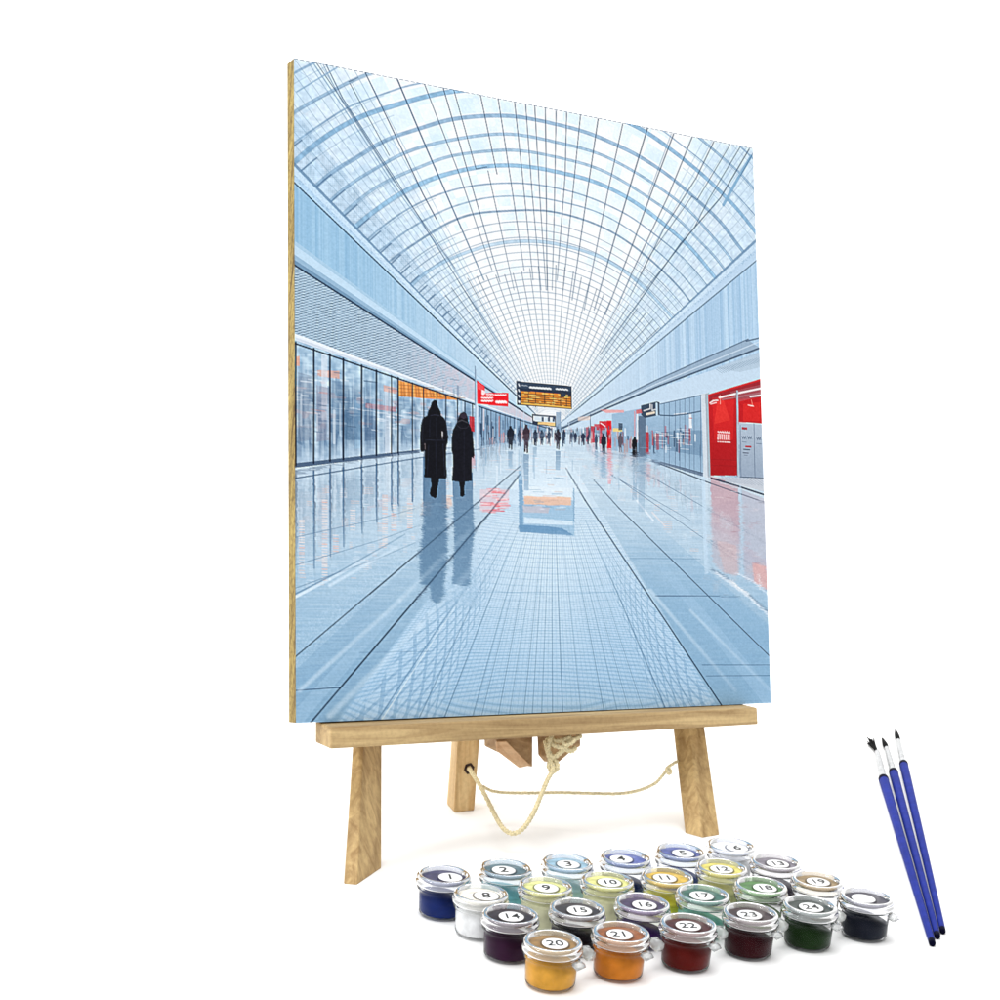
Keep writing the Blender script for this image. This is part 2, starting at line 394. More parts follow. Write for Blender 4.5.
    for k in range(60):
        xx = 479+RNG.random()**1.4*68; f = (xx-478)/73; y0 = 407+f*20; y1 = 446-f*10
        a = RNG.uniform(y0, y1-2); p.line([(xx, a), (xx, min(y1, a+RNG.uniform(3, 22)))], RNG.uniform(.6, 1.7), [(40, 58, 84), (216, 228, 240), (90, 118, 148), (196, 140, 140), (60, 84, 110)][RNG.integers(5)], .7)
    for xx in (482, 487, 491, 496, 500, 505, 510, 514, 520): p.line([(xx, 406+(xx-478)*.31), (xx, 446-(xx-478)*.15)], .8, (40, 60, 86), .8)
    p.line([(478, 406), (520, 420), (551, 429)], 1.1, (34, 52, 76), .9); p.line([(478, 448), (520, 441)], 1.2, (170, 196, 220), .9)
    # dark base strip
    p.poly([(293, 463.5), (420, 449.5), (420, 453), (293, 468)], (70, 92, 120), .95)
    p.line([(293, 342.6), (475, 404.5)], 1.5, (28, 42, 64), .95); p.line([(420, 451), (474, 445)], 1.2, (90, 112, 140), .8)
    for i, xx in enumerate((296, 314, 330.2, 343.4, 361.8, 376.5, 391.6, 398.3, 412.5, 423.7, 437, 446, 457.5, 465, 472.5)):
        yt = 342+(xx-295.5)*.347; yb = 465-(xx-295.5)*.12
        p.line([(xx, yt), (xx, yb)], (1.7 if i < 8 else 1.1) if i != 6 else 1.2, (22, 38, 62), .95)
    # ---- right side
    p.poly([(748, 340), (656, 381), (572, 421), (560, 428), (560, 433), (608, 408), (660, 386), (761, 349)], (150, 172, 194), .9)
    p.poly([(765, 352), (660, 388), (608, 409), (560, 430), (640, 424), (702, 412), (766, 402)], (196, 216, 234), .97)
    p.line([(748, 339), (656, 380), (568, 423)], 1.3, (84, 104, 128), .9); p.line([(763, 337), (746, 341)], 1.6, (84, 104, 128), .9)
    p.line([(763, 340), (656, 384), (580, 419)], 1.1, (206, 222, 236), .8)
    p.line([(763, 346.5), (660, 385.5), (608, 407.5), (560, 429)], 1.8, (64, 82, 106), .9)
    p.poly([(765, 350), (715, 368), (740, 372), (765, 366)], (176, 196, 214), .8)
    for k in range(26): p.line([(716+k*2, 369-k*.55), (722+k*2, 373-k*.6)], .6, (120, 142, 166), .6)
    # right glass front
    p.poly([(612, 414), (660, 404.5), (701, 395), (703, 476), (653, 460), (612, 450)], (150, 180, 206), .9)
    p.poly([(653, 432), (702, 430), (702, 456), (653, 448)], (88, 120, 150), .4)
    for k in range(70):
        xx = RNG.uniform(614, 700); y0 = RNG.uniform(424, 446)
        p.line([(xx, y0), (xx, y0+RNG.uniform(3, 16))], RNG.uniform(.8, 2.6), [(54, 80, 108), (222, 232, 242), (120, 150, 178), (176, 60, 70), (190, 140, 130), (44, 66, 92)][RNG.integers(6)], RNG.uniform(.35, .8))
    for k in range(18):
        xx = RNG.uniform(655, 690); y0 = RNG.uniform(428, 452); p.line([(xx, y0), (xx+RNG.uniform(4, 12), y0+.6)], .7, (236, 242, 248), .6)
    p.line([(660, 415), (672, 415.5), (688, 413.5), (700.5, 411)], 1.4, (58, 80, 106), .8); p.line([(674, 414), (686, 412.8)], .8, (240, 244, 248), .9)
    for xx in (664, 669, 675, 679.5, 684.5, 689.5, 694, 700.5): p.line([(xx, 404-(xx-660)*.22), (xx, 462+(xx-653)*.28)], .7, (66, 92, 120), .65)
    p.poly([(689, 414), (691.5, 414), (692, 428), (689, 428)], (236, 238, 242), .9); p.line([(689, 418), (692, 418)], .7, (190, 60, 60), .9)
    p.line([(660, 404), (701, 395)], 1.0, (80, 104, 132), .9)
    p.poly([(651, 459), (703, 472.5), (703, 476.5), (651, 460.5)], (84, 102, 126), .95)
    p.poly([(701, 394), (709, 392.5), (710.5, 477.5), (703.4, 477)], (206, 216, 226)); p.poly([(705, 394), (709, 392.5), (710.5, 477.5), (707.5, 477)], (160, 170, 182), .9)
    # red shop
    p.poly([(707.7, 394.5), (763, 378), (764, 424), (738, 424), (737, 475.5), (710.3, 475.5)], (206, 26, 34), 1, (168, 20, 28))
    p.poly([(709, 396), (763, 380), (763, 397), (709, 402)], (136, 40, 52), .7); p.poly([(730, 392), (763, 384), (763, 396), (738, 402)], (176, 150, 158), .35)
    p.poly([(712, 398), (734, 396), (733, 440), (714, 440)], (240, 52, 44), .35); p.poly([(718, 396), (722, 396), (730, 420), (714, 424)], (255, 90, 70), .3)
    p.poly([(743, 404), (760, 402), (760, 421), (743, 421)], (236, 54, 44), .45)
    p.line([(719, 397.5), (740, 392.5), (764, 387.5)], 2.0, (240, 240, 244), 1); p.line([(722, 399.4), (745, 395.5), (764, 392)], 1.4, (166, 120, 128), .8); p.line([(750, 396.5), (764, 394.5)], 1.8, (232, 234, 240), .95)
    p.line([(709.6, 403), (713, 400.6), (717.5, 400.2)], 1.4, (250, 226, 224), .95); p.line([(710.5, 404), (716, 402.5)], 1.0, (250, 226, 224), .9); p.line([(719.8, 395), (720, 404)], .7, (255, 190, 180), .8)
    p.line([(748, 405), (753, 406)], 1.2, (255, 225, 215), .95); p.line([(751, 400), (752.5, 406)], .7, (255, 160, 140), .8)
    p.line([(737, 391), (738.2, 476)], 2.2, (176, 190, 204), 1); p.line([(736, 391), (737, 476)], .7, (110, 40, 50), .8)
    for yy in (459, 465): p.line([(711, yy), (736, yy+1)], .6, (150, 18, 26), .8)
    # writing on the red panel
    p.line([(717.4, 431.6), (729.6, 432.6)], 1.0, (250, 232, 230), .9)
    for k in range(6): p.line([(717.8+k*2.2, 430.8), (718.8+k*2.2, 432.9)], .7, (250, 232, 230), .9)
    p.poly([(717.2, 433.8), (730, 434.4), (730, 440), (717.2, 439.6)], (246, 226, 226), .75)
    for k in range(6): p.line([(718.6+k*2.05, 434.6), (718.8+k*2.05, 439.2)], .75, (200, 30, 36), .95)
    for k in range(3): p.line([(719.6+k*4.1, 436.9), (721.2+k*4.1, 436.9)], .7, (250, 240, 240), .9)
    p.line([(717.4, 441.6), (729.8, 442.2)], 1.1, (250, 232, 230), .95)
    for k in range(5): p.line([(718.9+k*2.4, 440.9), (718.9+k*2.4, 443)], .6, (200, 40, 46), .8)
    # silver machine with two doors
    p.poly([(738.8, 422), (763.5, 423.6), (765, 477.8), (740, 476.4)], (176, 190, 206), 1, (150, 166, 186))
    p.line([(739.3, 422.4), (763.5, 424)], 1.0, (214, 222, 232), .9); p.line([(740, 425), (740.8, 476)], .8, (86, 106, 130), .8)
    p.line([(753.6, 423.5), (754.6, 477)], .8, (92, 112, 136), .9); p.line([(740, 476.6), (764, 478)], 1.0, (60, 72, 92), .8)
    p.poly([(741.4, 427), (747.2, 427.3), (747.2, 429.6), (741.4, 429.3)], (176, 34, 44), .95); p.line([(744, 427.2), (744.2, 429.5)], .7, (90, 90, 110), .8)
    for cx, cy in ((743.6, 437.5), (749.2, 437.6), (758, 438.5)):
        for k in range(5): p.line([(cx-1.9+k*.9, cy-1.6+(k % 2)*2.6), (cx-.9+k*.8, cy-.9+((k+1) % 2)*2.4)], .7, (70, 88, 112), .8)
    p.line([(742, 441.6), (746, 442)], .8, (110, 126, 146), .8); p.line([(756, 443.4), (761, 443.7)], .8, (100, 116, 138), .8)
    p.line([(745.6, 446.4), (750.4, 446.6)], 2.0, (176, 36, 46), .9); p.line([(743.4, 449.2), (749.4, 449.6)], 1.3, (66, 76, 96), .9); p.line([(743, 452.6), (748, 453)], 1.4, (92, 100, 120), .85); p.line([(744, 455), (747, 455.2)], .9, (110, 120, 140), .8)
    p.poly([(710.5, 476.6), (765, 478.6), (766, 492), (737, 484.5), (716, 479)], (196, 202, 212), .95)
    for k in range(14): p.line([(714+k*3.6, 477.5), (728+k*3.4, 482+k*.35)], .6, (150, 164, 182), .6)
    # hanging signs and red columns of the far right
    p.poly([(594, 424), (606, 424), (606, 430), (594, 430)], (196, 40, 52), .7)
    for x0, x1, y0, y1, c, a in ((607, 611.6, 420.5, 448.5, (218, 22, 34), 1), (599, 607, 421, 428, (200, 36, 52), .9), (599, 602, 428, 444, (190, 44, 60), .7), (590.5, 594.5, 426, 443, (186, 44, 60), .8), (586, 589, 427, 442, (180, 60, 76), .7),
                                (645.5, 649, 432, 452, (176, 44, 56), .85), (656, 659, 433, 450, (170, 60, 70), .6), (613, 622, 428, 431.5, (238, 210, 130), .85), (618.5, 622.5, 423, 430, (56, 72, 92), .8), (638, 645.5, 416, 456.5, (84, 104, 128), .85), (636.2, 638, 411, 440, (214, 226, 238), .9), (634, 635.2, 411, 436, (216, 150, 150), .8), (590, 590.8, 414, 428, (80, 100, 126), .8)):
        p.poly([(x0, y0), (x1, y0), (x1, y1), (x0, y1)], c, a)
    p.line([(600.5, 423), (605, 426)], 1.2, (240, 220, 226), .9)
    p.poly([(600, 409.5), (624, 410), (624, 412.5), (606, 413)], (236, 150, 146), .7); p.poly([(578, 417), (590, 416), (590, 420), (578, 421)], (230, 208, 196), .7)
    p.poly([(641, 405.5), (657, 401.5), (659.5, 402.5), (659.5, 415), (645, 418), (641, 415)], (50, 66, 86), .95)
    p.line([(643.6, 410.6), (650, 408.6), (650, 404)], 1.1, (236, 240, 244), .95); p.line([(652, 404.6), (652, 410.4), (656, 409)], 1.0, (236, 240, 244), .95); p.line([(656.5, 403.6), (656.8, 414.5)], 2.4, (190, 212, 228), .95); p.line([(646.6, 414), (654, 412.3)], 2.4, (228, 214, 196), .9)
    p.poly([(636, 410), (641, 409), (642, 413), (636, 414)], (206, 90, 92), .8)
    # tiny far crowd, streaks and people
    for k in range(170):
        xx = RNG.uniform(512, 612); y0 = RNG.uniform(426, 438)
        p.line([(xx, y0), (xx, y0+RNG.uniform(2, 10))], RNG.uniform(.6, 1.8), [(44, 62, 88), (150, 178, 204), (226, 234, 242), (96, 120, 148), (70, 58, 72), (196, 150, 150)][RNG.integers(6)], RNG.uniform(.35, .8))
    for xx in (478.5, 516, 524, 560, 569): p.line([(xx, 408 if xx > 500 else 404), (xx, 446)], .9, (196, 212, 228), .7)
    p.poly([(556, 412), (561, 412), (561, 432), (556, 430)], (120, 148, 176), .7)
    def person(cx, y0, y1, w, c=(22, 28, 42), a=.95):
        h = y1-y0
        p.poly([(cx-w*.16, y0), (cx+w*.16, y0), (cx+w*.2, y0+h*.1), (cx+w*.46, y0+h*.2), (cx+w*.5, y0+h*.5), (cx+w*.3, y0+h*.6), (cx+w*.26, y1), (cx+w*.04, y1), (cx, y0+h*.7), (cx-w*.08, y1-h*.04), (cx-w*.28, y1-h*.02), (cx-w*.3, y0+h*.6), (cx-w*.5, y0+h*.48), (cx-w*.44, y0+h*.2), (cx-w*.2, y0+h*.1)], c, a)
    for cx, y0, y1, w, *c in ((519.5, 430, 446.5, 4.5, (60, 76, 100)), (542, 430, 445, 4.6, (40, 52, 74)), (549, 430.5, 444.5, 4, (46, 60, 84)), (535.4, 429.5, 446, 5, (36, 46, 68)), (564, 429.5, 444, 3.8, (40, 56, 80)), (571.4, 432, 442.5, 3, (60, 72, 96)), (575.5, 432.5, 442.6, 3.6, (44, 54, 78)), (583, 433, 443, 5, (38, 48, 72)), (588, 434.5, 444.5, 3, (60, 60, 84)),
                               (526.4, 424.5, 453, 7.6, (58, 42, 54)), (510.6, 426, 449.5, 7.2), (557.9, 429, 449.5, 6, (36, 32, 46)), (596, 434, 450, 3.2, (60, 76, 100)), (603.6, 433.5, 454, 5.6), (620.4, 433, 452.6, 4.6, (92, 84, 96)), (634.4, 436.5, 456.5, 5.6, (14, 16, 26))):
        person(cx, y0, y1, w, *c)
    p.poly([(631.6, 456), (632.6, 443), (634, 437), (635.4, 437), (637, 444), (637, 456)], (12, 14, 24))
    # departures board
    p.poly([(516.4, 381), (571.7, 386.2), (572, 409.4), (517.1, 405.2)], (38, 52, 72))
    p.poly([(517.3, 382.2), (571, 387.2), (571.2, 391.8), (517.4, 387.6)], (52, 70, 92), .9)
    p.poly([(521, 390.8), (560, 393.8), (560.6, 397.4), (567, 397.6), (570.8, 395.8), (571, 408), (521.4, 403.8)], (206, 130, 52))
    for k in range(1, 6): p.line([(521, 391.2+k*2.15), (570.8, 394.6+k*2.3)], .8, (64, 52, 46), .85)
    for xx in (528.5, 535.6, 544.6, 553, 560.4, 566.5): p.line([(xx, 391.6), (xx, 407)], .8, (58, 50, 48), .8)
    for k in range(46):
        xx = RNG.uniform(521.5, 566); j = RNG.integers(6); yy = 391.9+j*2.2+(xx-521)*.068; p.line([(xx, yy), (xx+RNG.uniform(1.2, 4), yy+.15)], .8, (250, 196, 110), .85)
    p.poly([(560.8, 392.6), (566, 393), (566, 396.6), (560.8, 396.4)], (44, 58, 76), .95); p.line([(521.4, 403.6), (571, 407.6)], 1.4, (240, 178, 90), .9)
    for x0, x1, y0, w in ((522, 529, 385.3, .8), (530, 552, 387.2, 1.9), (556, 569, 388.8, 1.5)):
        n = int((x1-x0)/1.5)
        for k in range(n): p.line([(x0+k*1.5, y0+k*.1), (x0+k*1.5+1.05, y0+k*.1+(.3 if k % 2 else -.3))], w, (226, 234, 242), .85 if w > 1 else .55)
    for yy in (384.5, 390, 395.6, 401.4): p.line([(518.6, yy-.5), (519.2, yy+1.2)], 1.3, (230, 236, 242), .85)
    p.ell((519.2, 401.8), 1.1, 1.1, (244, 246, 250))
    # second board
    p.poly([(532, 414), (555.6, 416), (556, 427), (532.6, 424)], (44, 58, 80)); p.poly([(533.4, 415.6), (554.6, 417.4), (554.9, 422.6), (533.6, 420.9)], (206, 220, 232)); p.poly([(538, 421.6), (555, 422.6), (555, 425.8), (538, 424.2)], (240, 200, 140), .95)
    for xx in (541.8, 548, 552.6): p.poly([(xx, 417), (xx+2, 417.1), (xx+2, 421.6), (xx, 421.4)], (50, 66, 92), .9)
    p.line([(540, 388), (540, 381)], .1, (0, 0, 0), 0)
    # red sign on the pole
    p.poly([(477.2, 380.4), (485, 386), (485, 393), (508.4, 392.6), (508.4, 406.6), (477.4, 404)], (228, 18, 36))
    p.poly([(478, 382.5), (484.3, 386.6), (484.3, 391), (478, 389)], (240, 110, 112), .6)
    p.poly([(481.6, 389.5), (484.6, 390.5), (486, 393), (484, 395), (481.8, 394.6)], (250, 222, 226), .95)
    for x0, x1, y0, w in ((486.5, 494, 394.2, 1.0), (495, 507, 394.8, 1.2), (481.8, 493.6, 397.8, 1.3), (481.8, 493.4, 400.8, 1.5), (496.4, 506.6, 401.9, 2.4)):
        n = int((x1-x0)/1.25)
        for k in range(n): p.line([(x0+k*1.25, y0), (x0+k*1.25+.8, y0+(.4 if k % 2 else -.35))], w, (254, 232, 234), .92)
    p.line([(475.8, 370), (475.8, 470)], 1.5, (168, 190, 212), .95); p.line([(477.2, 404), (477.2, 470)], 1.3, (214, 226, 238), .9); p.line([(475, 366), (475, 404)], .7, (90, 116, 144), .9)
    p.poly([(469.5, 416), (474.5, 417), (474.6, 432), (470, 430)], (200, 36, 44), .8)
    # ---- floor: reflections of the shop fronts and light
    fm = (y < -.19*ax).astype(np.float32)
    src = p.im.copy()
    yy, xx = np.mgrid[0:BH, 0:BW]
    yf = .185*ax                                   # depth of the foot line under the vanishing point
    my = (.543-(-2*yf-y)-0)*BH                     # mirrored row
    jit = (vnoise(2, 26, 51)-.5)*16+(vnoise(7, 50, 52)-.5)*14
    wob = (vnoise(9, 9, 53)-.5)*6
    iy = np.clip(my+jit, 0, BH-1).astype(int); ix = np.clip(xx+wob, 0, BW-1).astype(int)
    ref = src[iy, ix]
    fade = fm*np.where(x < 0, .48, .27)*sstep(.62, .28, -y/np.maximum(ax, .03))
    # restrict to outer lanes
    lane = sstep(.80, .66, -y/ax)
    p.mix(np.clip(fade*lane, 0, 1), ref*.85+38)
    # warm and white streaks
    for k in range(150):
        side_ = RNG.random() < .55
        if side_: a = RNG.uniform(298, 470); yb = RNG.uniform(480, 620-(a-298)*.62)
        else: a = RNG.uniform(590, 764); yb = RNG.uniform(455+(a-590)*.2, 470+(a-590)*.95)
        w = RNG.uniform(2, 9); c = [(236, 226, 226), (226, 236, 246), (240, 200, 186), (214, 230, 242)][RNG.integers(4)]
        for j in range(RNG.integers(1, 6)): p.line([(a, yb+j*1.9), (a+w, yb+j*1.9+.3)], .7, c, RNG.uniform(.2, .5))
    for cx, y0, y1 in ((302, 520, 575), (325, 500, 580), (336, 535, 552), (353, 510, 530), (385, 495, 545), (394, 505, 530), (410, 498, 528)):
        yb = y0
        while yb < y1:
            p.line([(cx-2.4, yb), (cx+2.4, yb+.2)], .9, (240, 224, 218) if RNG.random() < .7 else (240, 186, 168), RNG.uniform(.4, .8)); yb += RNG.uniform(1.5, 3.2)
    for xx_ in (314, 330.2, 343.4, 361.8, 376.5, 391.6, 398.3, 412.5, 423.7):
        yb = 465-(xx_-295.5)*.12; p.line([(xx_, yb+8), (xx_, yb+50), (xx_+.5, yb+105-(xx_-314)*.62)], 1.5, (64, 104, 142), .75, .35)
    p.line([(293, 478.5), (420, 457.5), (480, 449)], 1.2, (60, 88, 118), .85, .4)
    for ye, sl2 in ((537, -.22), (565, -.30), (588, -.36)): p.line([(295, ye), (380, ye+85*sl2), (470, ye+175*sl2-6)], .7, (96, 128, 160), .7, .3)
    # inner lanes
    inner = fm*(-y/ax > .72)
    p.line([(293, 595), (340, 571), (405, 534)], 1.2, (84, 122, 156), .7, .3); p.line([(293, 598), (330, 579), (382, 549)], 2.4, (222, 236, 248), .85, .2)
    sp = vnoise(2.5, 2.5, 54)
    p.mix(fm*(x < 0)*(-y/ax > .72)*(-y/ax < .84)*(sp > .6)*.25, A(196, 220, 240))
    lane2 = fm*(-y/ax > .84)
    p.mix(lane2*sstep(.08, .25, r)*(-y/ax < 1.5)*sstep(.15, .45, -y)*.35*(x < 0), A(118, 158, 192))
    p.mix(fm*(x > 0)*(-y/ax > .72)*(-y/ax < 1.38)*sstep(.10, .3, -y)*.55, A(134, 174, 206))
    p.mix(fm*(x > 0)*(np.abs(-y/ax-1.02) < .05)*sstep(.15, .3, -y)*.3, A(172, 204, 230))
    p.mix(fm*(x < 0)*(np.abs(-y/ax-1.0) < .035)*sstep(.12, .3, -y)*.25, A(180, 210, 234))
    # centre path
    cen = fm*np.where(x < 0, sstep(1.17, 1.2, -y/ax), sstep(1.40, 1.42, -y/ax))
    t = sstep(.08, .46, -y)[..., None]
    p.mix(cen*sstep(.03, .12, -y), A(214, 230, 243)*(1-t)+A(164, 200, 230)*t)
    gl = np.exp(-((x+.02)/.09)**2-((y+.2)/.16)**2); p.mix(gl*cen*.6, A(226, 240, 250))
    # fine tiles of the path: transverse lines in perspective with a slight smile
    zz = 1/np.maximum(-y+.03*(x/.3)**2, .02); f = zz/.17; f = f-np.round(f); spc = (y*y)*.17*BH; d = np.abs(f)*spc
    p.mix(cen*np.clip(.5*LW+.3-d, 0, 1)*(spc > 5)*.30, A(126, 168, 202))
    arc = p.py+((p.px-545)/60)**2*4+vnoise(90, 120, 71)*7
    wv = np.sin(arc*2*np.pi/np.clip(2.5+(p.py-520)/36, 2.6, 7.5))
    p.mix(cen*(wv > .25)*sstep(.14, .3, -y)*.38, A(196, 220, 238)); p.mix(cen*(wv < -.75)*sstep(.14, .3, -y)*.30, A(112, 154, 190))
    zz2 = x/np.maximum(-y, .02); f = zz2/.021; f = f-np.round(f); d = np.abs(f)*.021*(-y)*BH
    p.mix(cen*np.clip(.35*LW+.3-d, 0, 1)*((.021*(-y)*BH) > 4)*.30, A(112, 156, 194))
    # diamond mesh along both borders of the path
    for sgn in (-1, 1):
        q = -y/ax; strip = fm*((x < 0) if sgn < 0 else (x > 0))*((q > 1.27)*(q < 2.1) if sgn < 0 else (q > 1.46)*(q < 2.3))
        dd = 1/np.maximum(-y, .05)
        h1 = np.sin(q*52+dd*24) > .7; h2 = np.sin(q*52-dd*24) > .7
        p.mix(strip*((h1 | h2))*sstep(.15, .3, -y)*.30, A(108, 150, 188))
        p.mix(strip*(~((h1 | h2)))*sstep(.15, .3, -y)*.25, A(206, 228, 246))
    for xe, w, a in ((417, 1.0, .7), (442.5, 1.1, .9), (471, .9, .8), (480, .8, .7), (497, .9, .7), (508, .7, .6), (522.6, .9, .7), (531.7, .8, .6), (541, .8, .6), (552.5, .9, .8), (563, 1.1, .85), (582, .8, .6), (606, 1.0, .7), (620, .8, .6), (632, .8, .6), (647, .8, .6), (671, 1.3, .9), (686, .8, .5), (699, .8, .5)):
        x1 = 552+(xe-552)*.16; j = 540+(x1-552)*1.0
        p.line([(xe, 722), (xe+(552-xe)*.42+RNG.uniform(-1, 1), 600), (xe+(552-xe)*.72, 520)], w, (72, 112, 148), a*.7, a*.2)
    # long joints of the floor
    DKL = (26, 44, 68)
    p.line([(306, 728), (311, 722), (490, 512), (520, 474)], 1.6, DKL, .92, .35); p.line([(293, 658.5), (480, 500), (520, 466)], 1.1, DKL, .85, .35)
    p.line([(725, 711), (721.5, 705), (585, 500), (566, 468)], 1.6, DKL, .92, .35); p.line([(773, 659), (769.6, 656), (619, 508), (592, 478)], 1.2, DKL, .88, .35)
    p.line([(376, 722), (440, 625), (466, 588), (500, 530)], 1.1, (104, 144, 180), .9, .3); p.line([(380, 722), (443, 625), (468, 588)], .9, (222, 238, 249), .9, .3)
    p.line([(664, 638), (588, 508)], 1.2, (206, 226, 242), .6, .2)
    p.line([(295, 690), (340, 687)], .9, (60, 90, 122), .9); p.line([(655, 595.5), (706, 595.5), (740, 596)], 1.0, (60, 92, 124), .85, .4); p.line([(630, 558), (700, 558.5)], .8, (110, 146, 178), .6)
    p.line([(702, 664.5), (772, 664.5)], .9, (84, 120, 152), .8); p.line([(706, 675.5), (772, 675)], .9, (84, 120, 152), .8); p.line([(440, 592), (650, 592)], .6, (120, 160, 196), .5); p.line([(360, 652), (430, 651)], .7, (110, 148, 182), .6)
    # right lanes, joints and the bright edge
    p.line([(653, 461.5), (666, 466), (710, 483), (767, 503)], 1.4, (62, 78, 100), .9); p.line([(711, 478), (738, 486), (767, 495.5)], 2.0, (56, 66, 86), .95)
    p.line([(600, 451), (640, 458), (666, 466)], .9, (110, 136, 164), .6)
    for a, b in (((640, 470), (770, 545)), ((620, 480), (771, 585)), ((610, 474), (690, 520)), ((710, 540), (771, 575))): p.line([a, b], .8, (96, 122, 150), .75, .4)
    p.poly([(711, 480), (738, 486), (739, 575), (724, 574), (712, 560)], (196, 164, 170), .35); p.poly([(716, 540), (736, 545), (738, 574), (724, 572)], (222, 178, 172), .35)
    p.poly([(742, 490), (768, 500), (769, 590), (744, 578)], (186, 176, 190), .45); p.poly([(752, 562), (766, 566), (768, 590), (754, 582)], (236, 170, 160), .6)
    for k in range(36):
        a = RNG.uniform(712, 762); yb = RNG.uniform(490, 568); p.line([(a, yb), (a+RNG.uniform(3, 9), yb+.3)], .7, [(214, 224, 234), (170, 130, 140), (226, 214, 218)][RNG.integers(3)], .5)
    p.line([(703, 478), (706, 572)], 4.4, (198, 220, 238), .7); p.line([(740, 486), (742, 575)], 2.0, (190, 212, 230), .6)
    p.line([(712, 569), (724, 577), (745, 592), (772, 615)], 3.2, (112, 136, 160), .7)
    p.line([(715, 572), (735, 586), (754, 601), (772, 618)], 2.6, (226, 236, 246), .85); p.line([(730, 580), (748, 594)], 1.6, (250, 252, 255), .9); p.line([(735, 572), (752, 580), (771, 597)], 1.2, (232, 240, 250), .95); p.line([(758.4, 574), (760, 588)], 1.4, (244, 246, 252), .8)
    p.line([(633, 496), (646, 512), (653, 520)], 2.0, (236, 242, 250), .55); p.line([(652, 512), (665, 526)], 1.8, (236, 226, 226), .5)
    # reflections of people, boards and columns
    for a, b in ((441, 495), (421, 502)):
        for k in range(14): p.line([(a+RNG.uniform(0, 3), b+k*.95), (a+RNG.uniform(8, 12), b+k*.95+.2)], 1.0, [(238, 196, 176), (240, 222, 212), (226, 176, 160)][RNG.integers(3)], .6)
    z5 = lambda L_: [(280+a/4, 500+b/4) for a, b in L_]
    p.poly(z5([(575, -120), (665, -120), (668, 100), (672, 200), (660, 330), (655, 345), (655, 385), (645, 405), (625, 412), (605, 400), (600, 345), (560, 335), (558, 220), (570, 150)]), (84, 118, 150), .86, (96, 132, 164))
    p.poly(z5([(690, -110), (772, -110), (772, 0), (778, 130), (765, 240), (760, 335), (745, 345), (690, 332), (698, 200)]), (88, 122, 154), .84, (100, 136, 168))
    for k in range(60):
        a = RNG.uniform(421, 446) if k % 2 else RNG.uniform(453, 472); yb = RNG.uniform(480, 580); p.line([(a, yb), (a+RNG.uniform(3, 10), yb)], .6, (156, 184, 208) if RNG.random() < .6 else (84, 112, 142), .45)
    p.poly([(480, 489), (509, 489), (509, 508), (480, 511)], (238, 196, 202), .5)
    for k in range(34):
        yb = RNG.uniform(488, 513); a = RNG.uniform(479, 498); p.line([(a, yb), (min(510, a+RNG.uniform(4, 14)), yb+.2)], RNG.uniform(.6, 1.3), [(224, 70, 84), (234, 120, 128), (246, 222, 226), (236, 160, 166)][RNG.integers(4)], RNG.uniform(.45, .9))
    p.poly([(518.4, 470), (522, 470), (523, 498), (573.6, 500), (573.8, 520), (574.6, 535), (562, 531), (519, 532)], (134, 176, 208), .55)
    p.poly([(519, 524), (545, 526), (562, 528), (574.6, 535.5), (519.6, 532)], (96, 142, 182), .75); p.poly([(518.6, 480), (523, 480), (523, 530), (519, 530)], (110, 152, 188), .65)
    p.poly([(523, 486), (572, 488), (572, 497), (523, 497)], (224, 236, 246), .85); p.poly([(524, 496), (571, 497), (571, 505), (524, 504)], (240, 190, 160), .8); p.poly([(523, 505), (550, 507), (548, 513), (523, 512)], (206, 190, 196), .6); p.poly([(524, 517), (573, 521), (573, 525), (545, 524), (524, 523)], (226, 240, 250), .7)
    p.line([(573.6, 488), (573.9, 521)], .9, (96, 142, 180), .8)
    for k in range(30):
        yb = RNG.uniform(466, 516); a = RNG.uniform(522, 560); p.line([(a, yb), (a+RNG.uniform(4, 14), yb+.2)], .7, [(240, 246, 252), (206, 170, 160), (120, 158, 190)][RNG.integers(3)], .55)
    p.poly([(607.3, 449), (611.3, 449), (611, 484), (608, 484)], (228, 130, 140), .55)
    for k in range(9): p.line([(607.4, 451+k*3.6), (611, 451+k*3.6)], .8, (240, 220, 224), .6)
    for cx, y0, y1, w, a in ((510.6, 451, 468, 5, .5), (526.4, 454, 490, 5.4, .6), (557.9, 451, 470, 5, .6), (596, 451, 468, 3, .45), (603.6, 455, 478, 5, .55), (620.5, 454, 470, 4, .4), (634.4, 458, 500, 5, .45), (641.5, 458, 512, 7, .35), (535, 447, 457, 4, .4), (485, 449, 478, 3, .3)):
        p.poly([(cx-w/2, y0), (cx+w/2, y0), (cx+w*.45, y1), (cx-w*.45, y1)], (92, 126, 158), a, (140, 172, 200))
    for k in range(130):
        xx_ = RNG.uniform(484, 640); y0 = RNG.uniform(447, 486); p.line([(xx_, y0), (xx_+RNG.uniform(2, 12), y0+.3)], .6, [(236, 244, 250), (150, 180, 206), (216, 230, 242), (226, 206, 206)][RNG.integers(4)], .42)
    for k in range(40):
        xx_ = RNG.uniform(484, 660); y0 = RNG.uniform(444, 470); p.line([(xx_, y0), (xx_, y0+RNG.uniform(5, 26))], RNG.uniform(.8, 2), [(232, 240, 248), (140, 172, 200)][RNG.integers(2)], .35)
    for L_, w_, a_ in (([(300, 690), (400, 600), (470, 530)], 5, .16), ([(330, 715), (420, 625), (480, 560)], 7, .14), ([(650, 590), (735, 690)], 5, .18), ([(690, 610), (770, 690)], 4, .14), ([(330, 585), (400, 545)], 3, .3)):
        for q in range(4): p.line(L_, w_*(1-.2*q), (214, 232, 246), a_, a_*.3, 6)
